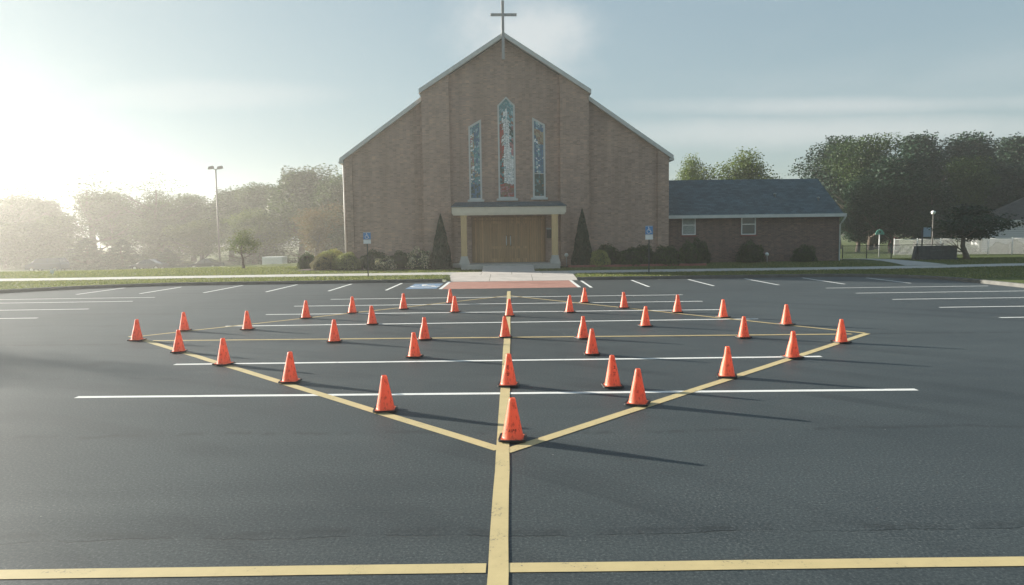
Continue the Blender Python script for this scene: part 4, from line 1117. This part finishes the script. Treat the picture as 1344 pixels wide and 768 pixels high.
# stone sign
x, z1 = P(1229, 322.5, 45.5); g = Hgt(x, 45.5); hw = 24.5*45.5/F
t = thing('stone_sign', 'low dark granite monument sign on the lawn between fence and small tree', 'monument', (x, 45.5, g), R(-2))
b = MB(); b.box(-hw, hw, -.22, .22, .12, z1-g); b.build('slab', M['stone'], t, bevel=.02)
b = MB(); b.box(-hw-.05, hw+.05, -.28, .28, -.2, .118); b.build('plinth', M['stone'], t, bevel=.02)
b = MB(); rg = random.Random(4)
for zz, n_ in ((.72, 5), (.55, 7)):
    xx = -n_*.07
    for k in range(n_):
        w = rg.uniform(.05, .11); b.box(xx, xx+w, -.226, -.2215, zz, zz+.07); xx += w+.04
b.build('worn_lettering', M['stone_mark'], t)
xq, _ = P(1200, 330, 45.7)
t = thing('leaning_slab', 'narrow stone slab leaning at the left end of the dark granite sign', 'stone', (xq, 45.6, Hgt(xq, 45.6)), 0)
b = MB(); b.add([(-.20, -.12, -.05), (-.05, -.12, -.05), (-.05, .12, -.05), (-.20, .12, -.05), (-.02, -.12, .86), (.09, -.12, .86), (.09, .12, .86), (-.02, .12, .86)], [(0, 3, 2, 1), (4, 5, 6, 7), (0, 1, 5, 4), (1, 2, 6, 5), (2, 3, 7, 6), (3, 0, 4, 7)])
o = b.build('slab', M['stone'], t, bevel=.015)
# fences
def chain_fence(a, c, h, gap, mat, wire, wr, cell, name, label, pr=.035):
    A, C_ = Vector(a), Vector(c); L = (C_-A).length; ang = math.atan2(C_.y-A.y, C_.x-A.x)
    t = thing(name, label, 'fence', (A.x, A.y, 0), ang)
    def gz(u): q = A+(C_-A)*(u/L); return Hgt(q.x, q.y)
    n = max(1, round(L/gap))
    for i in range(n+1):
        u = L*i/n; b = MB(); b.tube([(u, 0, gz(u)-.2), (u, 0, gz(u)+h+.04)], [pr, pr], 8); b.lathe([(pr*1.3, 0), (pr*1.3, .03), (0, .07)], 8, c=(u, 0, gz(u)+h+.03)); b.build('post', mat, t)
    b = MB()
    for i in range(n):
        u0, u1 = L*i/n, L*(i+1)/n; b.tube([(u0, 0, gz(u0)+h), (u1, 0, gz(u1)+h)], [pr*.7]*2, 6)
    b.build('top_rail', mat, t)
    b = MB(); u = -h
    while u < L:
        for s in (1, -1):
            p0 = (u, .05) if s == 1 else (u, h-.03); p1 = (u+h-.08, h-.03) if s == 1 else (u+h-.08, .05)
            q0, q1 = list(p0), list(p1)
            if q0[0] < 0: f_ = -q0[0]/(q1[0]-q0[0]); q0 = [0, q0[1]+(q1[1]-q0[1])*f_]
            if q1[0] > L: f_ = (L-q0[0])/(q1[0]-q0[0]); q1 = [L, q0[1]+(q1[1]-q0[1])*f_]
            if q1[0] > q0[0]: b.tube([(q0[0], .03+.004*s, gz(q0[0])+q0[1]), (q1[0], .03+.004*s, gz(q1[0])+q1[1])], [wr, wr], 3, cap=False, smooth=False)
        u += cell
    b.build('wire_mesh', wire, t)
x0, _ = P(1106, 323, 53); x1, _ = P(1243, 323, 50)
chain_fence((x0, 53), (x1, 50.5), .95, 1.55, M['dark_metal'], M['metal'], .0045, .075, 'chain_link_fence', 'low dark chain link fence between the annex and the granite sign')
x0, _ = P(1174, 313, 60); x1, _ = P(1400, 313, 57)
chain_fence((x0, 60), (x1, 57.5), 1.32, 1.75, M['white'], M['fence_wire'], .011, .08, 'chain_link_fence', 'taller pale chain link fence in front of the white house')

# ------------------------------------------------------------------ white house
hx, _ = P(1290, 300, 66)
hg = Hgt(hx, 66)
house = thing('house', 'white sided single storey house with dark hipped roof at the right edge', 'house', (hx, 66, hg), R(-27))
_, hz = P(1318, 289, 64); hz -= hg
b = MB(); b.box(0, 13, 0, 9, -.4, hz); b.build('wall', M['siding'], house)
b = MB(); o_ = .45; rz2 = hz+2.6
b.add([(-o_, -o_, hz-.02), (13+o_, -o_, hz-.02), (13+o_, 9+o_, hz-.02), (-o_, 9+o_, hz-.02), (4.5, 4.5, rz2), (8.5, 4.5, rz2)], [(0, 1, 5, 4), (1, 2, 5), (2, 3, 4, 5), (3, 0, 4), (0, 3, 2, 1)])
hr = b.build('roof', M['shingle_brown'], house)
b = MB(); b.box(-o_-.02, 13+o_+.02, -o_-.04, -o_-.005, hz-.2, hz-.0); b.box(-o_-.04, -o_-.005, -o_, 9+o_, hz-.2, hz-.0); b.build('fascia', M['trim'], hr)
b = MB(); b.box(3.6, 4.1, 3.1, 3.6, hz+1.2, rz2+.35); b.box(3.54, 4.16, 3.04, 3.66, rz2+.351, rz2+.47); b.build('chimney', M['trim'], hr)
for wx_ in (3.3, 8.3):
    b = MB(); f_ = .08; a, c, d, e = wx_, wx_+1.3, .95, 2.15
    b.box(a-f_, c+f_, -.04, -.003, e, e+f_); b.box(a-f_, c+f_, -.06, -.003, d-f_, d); b.box(a-f_, a, -.04, -.003, d+.001, e-.001); b.box(c, c+f_, -.04, -.003, d+.001, e-.001); b.box((a+c)/2-.02, (a+c)/2+.02, -.035, -.026, d+.001, e-.001)
    w = b.build('window', M['trim'], house); b = MB(); b.box(a, c, -.025, -.004, d, e); b.build('pane', M['glass'], w)

# ------------------------------------------------------------------ vehicles (far, in haze)
def carpaint(n, c): return simple(n, c, .25, .04, 3, bump=0, spec=.7)
def car(px, Y, L, H, label, colr, rz=0, suv=False, group='cars parked below the hazy trees'):
    x, _ = P(px, 345, Y); g = Hgt(x, Y)
    t = thing('parked_car', label, 'car', (x, Y, g), rz, group); W_ = 1.75
    k = H/1.45; h = L/2
    if suv: low = [(-h, .35), (-h, .75*k), (-h+.9, .95*k), (h-.15, .98*k), (h, .8*k), (h, .35)]; top = [(-h+.85, .94*k), (-h+1.5, 1.42*k), (h-.5, 1.45*k), (h-.12, .97*k)]
    else: low = [(-h, .32), (-h+.02, .62*k), (-h+1.1, .86*k), (h-.9, .92*k), (h-.05, .84*k), (h, .35)]; top = [(-h+1.1, .855*k), (-h+1.95, 1.40*k), (h-1.7, 1.42*k), (h-.75, .92*k)]
    b = MB(); b.prism(low, -W_/2, W_/2); bd = b.build('body', carpaint('car_paint', colr), t, bevel=.07)
    b = MB(); n = len(top)
    vs = [(x_, -W_/2+.06+(.20 if z_ > 1.1*k else 0), z_) for x_, z_ in top]+[(x_, W_/2-.06-(.20 if z_ > 1.1*k else 0), z_) for x_, z_ in top]
    b.add(vs, [(0, 1, 2, 3), (4, 7, 6, 5), (0, 4, 5, 1), (2, 6, 7, 3)]); b.build('glasshouse', M['glass'], t)
    b = MB(); b.add([(vs[1][0], vs[1][1], vs[1][2]+.005), (vs[2][0], vs[2][1], vs[2][2]+.005), (vs[6][0], vs[6][1], vs[6][2]+.005), (vs[5][0], vs[5][1], vs[5][2]+.005)], [(0, 1, 2, 3)])
    for s in (-1, 1):
        for i, j in ((0, 1), (2, 3)):
            y_i = s*(abs(vs[i][1])+.01); y_j = s*(abs(vs[j][1])+.01); b.tube([(top[i][0], y_i, top[i][1]), (top[j][0], y_j, top[j][1])], [.04, .04], 5)
        xm = (top[1][0]+top[2][0])/2; b.tube([(xm, s*(W_/2-.05), .9*k), (xm, s*(W_/2-.25), 1.41*k)], [.04, .04], 5)
    b.build('roof', bd.data.materials[0], t)
    for sx in (-h+.85, h-.85):
        for s in (-1, 1):
            b = MB(); b.lathe([(.20, -.1), (.32, -.1), (.34, -.06), (.34, .06), (.32, .1), (.20, .1)], 18, c=(sx, s*(W_/2-.08), .33), axis='y'); w = b.build('wheel', M['rubber'], t)
            b = MB(); b.lathe([(0, -.08*s*-1), (.21, -.085*s*-1)], 14, c=(sx, s*(W_/2-.08), .33), axis='y'); b.build('rim', M['metal'], w)
car(270.5, 92, 4.1, 1.45, 'dark grey saloon car parked behind the lawn left of the light pole base', (.025, .028, .034))
car(62, 90, 4.6, 1.75, 'faint blue grey car in the haze near the left edge', (.05, .07, .11), suv=True)
car(195, 92, 4.4, 1.45, 'faint grey car in the haze behind the small conifer', (.10, .10, .11))
x, z1 = P(361, 337, 92); g = Hgt(x, 92)
t = thing('box_trailer', 'white box trailer parked beyond the lawn left of the church shrubs', 'trailer', (x, 92, g), 0)
b = MB(); b.box(-1.35, 1.25, -1, 1, .45, z1-g); b.build('box', M['white'], t, bevel=.05)
b = MB(); b.tube([(1.25, 0, .5), (2.2, 0, .5)], [.05, .05], 6); b.build('drawbar', M['black'], t)
for s in (-1, 1):
    b = MB(); b.lathe([(0, -.1), (.33, -.1), (.33, .1), (0, .1)], 16, c=(0, s*.95, .33), axis='y'); b.build('wheel', M['rubber'], t)

# ------------------------------------------------------------------ haze
b = MB(); b.box(-370, 380, -350, 370, -4.5, 18.5)
hz_ = b.build('haze', []); hz_.data.materials.clear()
hm = bpy.data.materials.new('haze_air'); hm.use_nodes = True; hn = hm.node_tree.nodes; hn.remove(hn['Principled BSDF'])
pv = hn.new('ShaderNodeVolumePrincipled'); pv.inputs['Color'].default_value = (.96, .945, .90, 1); pv.inputs['Density'].default_value = .0013; pv.inputs['Anisotropy'].default_value = .62
hm.node_tree.links.new(pv.outputs[0], hn['Material Output'].inputs['Volume']); hz_.data.materials.append(hm)
tag(hz_, 'thin bright morning haze over the whole place', 'haze', kind='stuff')

# ------------------------------------------------------------------ light
ELEV, AZ = R(12.8), R(-62.5)       # azimuth from +Y, negative to the left
sd = Vector((math.sin(AZ)*math.cos(ELEV), math.cos(AZ)*math.cos(ELEV), math.sin(ELEV)))
sl = bpy.data.lights.new('sun', 'SUN'); sl.energy = 5; sl.angle = R(.5); sl.color = (1.0, .93, .81)
so = bpy.data.objects.new('sun', sl); COL.objects.link(so); so.rotation_euler = sd.to_track_quat('Z', 'Y').to_euler(); so.location = (-40, 20, 30)
w = bpy.data.worlds.new('World'); scn.world = w; w.use_nodes = True; nt = w.node_tree; nn = nt.nodes
bg = nn['Background']; sky = nn.new('ShaderNodeTexSky'); sky.sky_type = 'NISHITA'; sky.sun_disc = False; sky.sun_elevation = ELEV; sky.sun_rotation = AZ
sky.altitude = 50; sky.air_density = 1.0; sky.dust_density = 1.0; sky.ozone_density = 1.3
bg.inputs['Strength'].default_value = .15
def N_(typ, **k):
    n = nn.new(typ)
    for a, v in k.items(): setattr(n, a, v)
    return n
def wm(op, a, c=0.0, clamp=False):
    m = N_('ShaderNodeMath', operation=op, use_clamp=clamp)
    for i, v in enumerate((a, c)):
        if isinstance(v, (int, float)): m.inputs[i].default_value = v
        else: nt.links.new(v, m.inputs[i])
    return m.outputs[0]
tc = N_('ShaderNodeTexCoord'); sp = N_('ShaderNodeSeparateXYZ'); nt.links.new(tc.outputs['Generated'], sp.inputs[0])
zz = wm('ADD', wm('MAXIMUM', sp.outputs['Z'], 0.0), .10)
cb = N_('ShaderNodeCombineXYZ'); nt.links.new(wm('DIVIDE', sp.outputs['X'], zz), cb.inputs[0]); nt.links.new(wm('DIVIDE', sp.outputs['Y'], zz), cb.inputs[1])
def cloud(scale, vec, loc, lo, hi, det=7):
    mp = N_('ShaderNodeMapping'); mp.inputs['Scale'].default_value = vec; mp.inputs['Location'].default_value = loc; nt.links.new(cb.outputs[0], mp.inputs[0])
    n = N_('ShaderNodeTexNoise'); n.inputs['Scale'].default_value = scale; n.inputs['Detail'].default_value = det; n.inputs['Roughness'].default_value = .55; nt.links.new(mp.outputs[0], n.inputs['Vector'])
    r = N_('ShaderNodeMapRange', interpolation_type='SMOOTHSTEP'); r.inputs[1].default_value = lo; r.inputs[2].default_value = hi; nt.links.new(n.outputs['Fac'], r.inputs[0]); return r.outputs[0]
c1 = cloud(.55, (1, .75, 1), (2.1, .4, 0), .50, .74)
c2 = cloud(.9, (.35, 1.2, 1), (7.3, 3.1, 0), .50, .78)
def bank(px, py, rx, ry, soft, gain, seed):        # one cloud, at its own bearing and height in the sky
    d = ray(px, py); u0, v0 = d.x/d.y, d.z/d.y
    yy = wm('MAXIMUM', sp.outputs['Y'], .05)
    nz = N_('ShaderNodeTexNoise'); nz.inputs['Scale'].default_value = 8; nz.inputs['Detail'].default_value = 8; nz.inputs['Roughness'].default_value = .62
    mp = N_('ShaderNodeMapping'); mp.inputs['Location'].default_value = (seed, 0, 0); mp.inputs['Scale'].default_value = (1 if rx < ry*2 else .35, 1, 1.3); nt.links.new(tc.outputs['Generated'], mp.inputs[0]); nt.links.new(mp.outputs[0], nz.inputs['Vector'])
    u = wm('DIVIDE', wm('SUBTRACT', wm('DIVIDE', sp.outputs['X'], yy), u0), rx/F); v = wm('DIVIDE', wm('SUBTRACT', wm('DIVIDE', sp.outputs['Z'], yy), v0), ry/F)
    r2 = wm('SQRT', wm('ADD', wm('MULTIPLY', u, u), wm('MULTIPLY', v, v)))
    q = wm('ADD', r2, wm('MULTIPLY', wm('SUBTRACT', nz.outputs['Fac'], .5), 2.2))
    r = N_('ShaderNodeMapRange', interpolation_type='SMOOTHSTEP'); r.inputs[1].default_value = 1.0+soft; r.inputs[2].default_value = 1.0-soft; nt.links.new(q, r.inputs[0])
    return wm('MULTIPLY', r.outputs[0], gain)
k1 = bank(696, 52, 78, 50, .7, .62, 1.3); k2 = bank(1110, 138, 230, 11, .9, .45, 4.2); k3 = bank(1130, 172, 300, 16, .9, .5, 7.7); k4 = bank(290, 125, 150, 16, .7, .25, 9.1)
cf = wm('MULTIPLY', wm('MAXIMUM', c1, wm('MULTIPLY', c2, .8)), .16)
for k_ in (k1, k2, k3, k4): cf = wm('MAXIMUM', cf, k_)
def vm(op, a, c):
    m = N_('ShaderNodeVectorMath', operation=op)
    for i, v in enumerate((a, c)):
        if isinstance(v, tuple): m.inputs[i].default_value = v
        else: nt.links.new(v, m.inputs[i])
    return m.outputs[0]
KR, KG, KB = 1.27, 1.64, 1.74      # sky colour tone limit: soft shoulder on the very bright part around the sun
soft = vm('DIVIDE', sky.outputs[0], vm('ADD', vm('MULTIPLY', sky.outputs[0], (1/KR, 1/KG, 1/KB)), (1.0, 1.0, 1.0)))
mx = N_('ShaderNodeMix', data_type='RGBA'); nt.links.new(cf, mx.inputs[0]); nt.links.new(soft, mx.inputs[6]); mx.inputs[7].default_value = (1.72, 1.76, 1.74, 1)
nt.links.new(mx.outputs[2], bg.inputs[0])
scn.view_settings.view_transform = 'Standard'; scn.view_settings.look = 'None'; scn.view_settings.exposure = 1.66; scn.view_settings.gamma = 1
scn.render.engine = 'CYCLES'; cy = scn.cycles
cy.use_denoising = True; cy.max_bounces = 6; cy.volume_bounces = 1; cy.diffuse_bounces = 3; cy.glossy_bounces = 3; cy.transmission_bounces = 3; cy.transparent_max_bounces = 6
cy.caustics_reflective = False; cy.caustics_refractive = False; cy.sample_clamp_indirect = 6
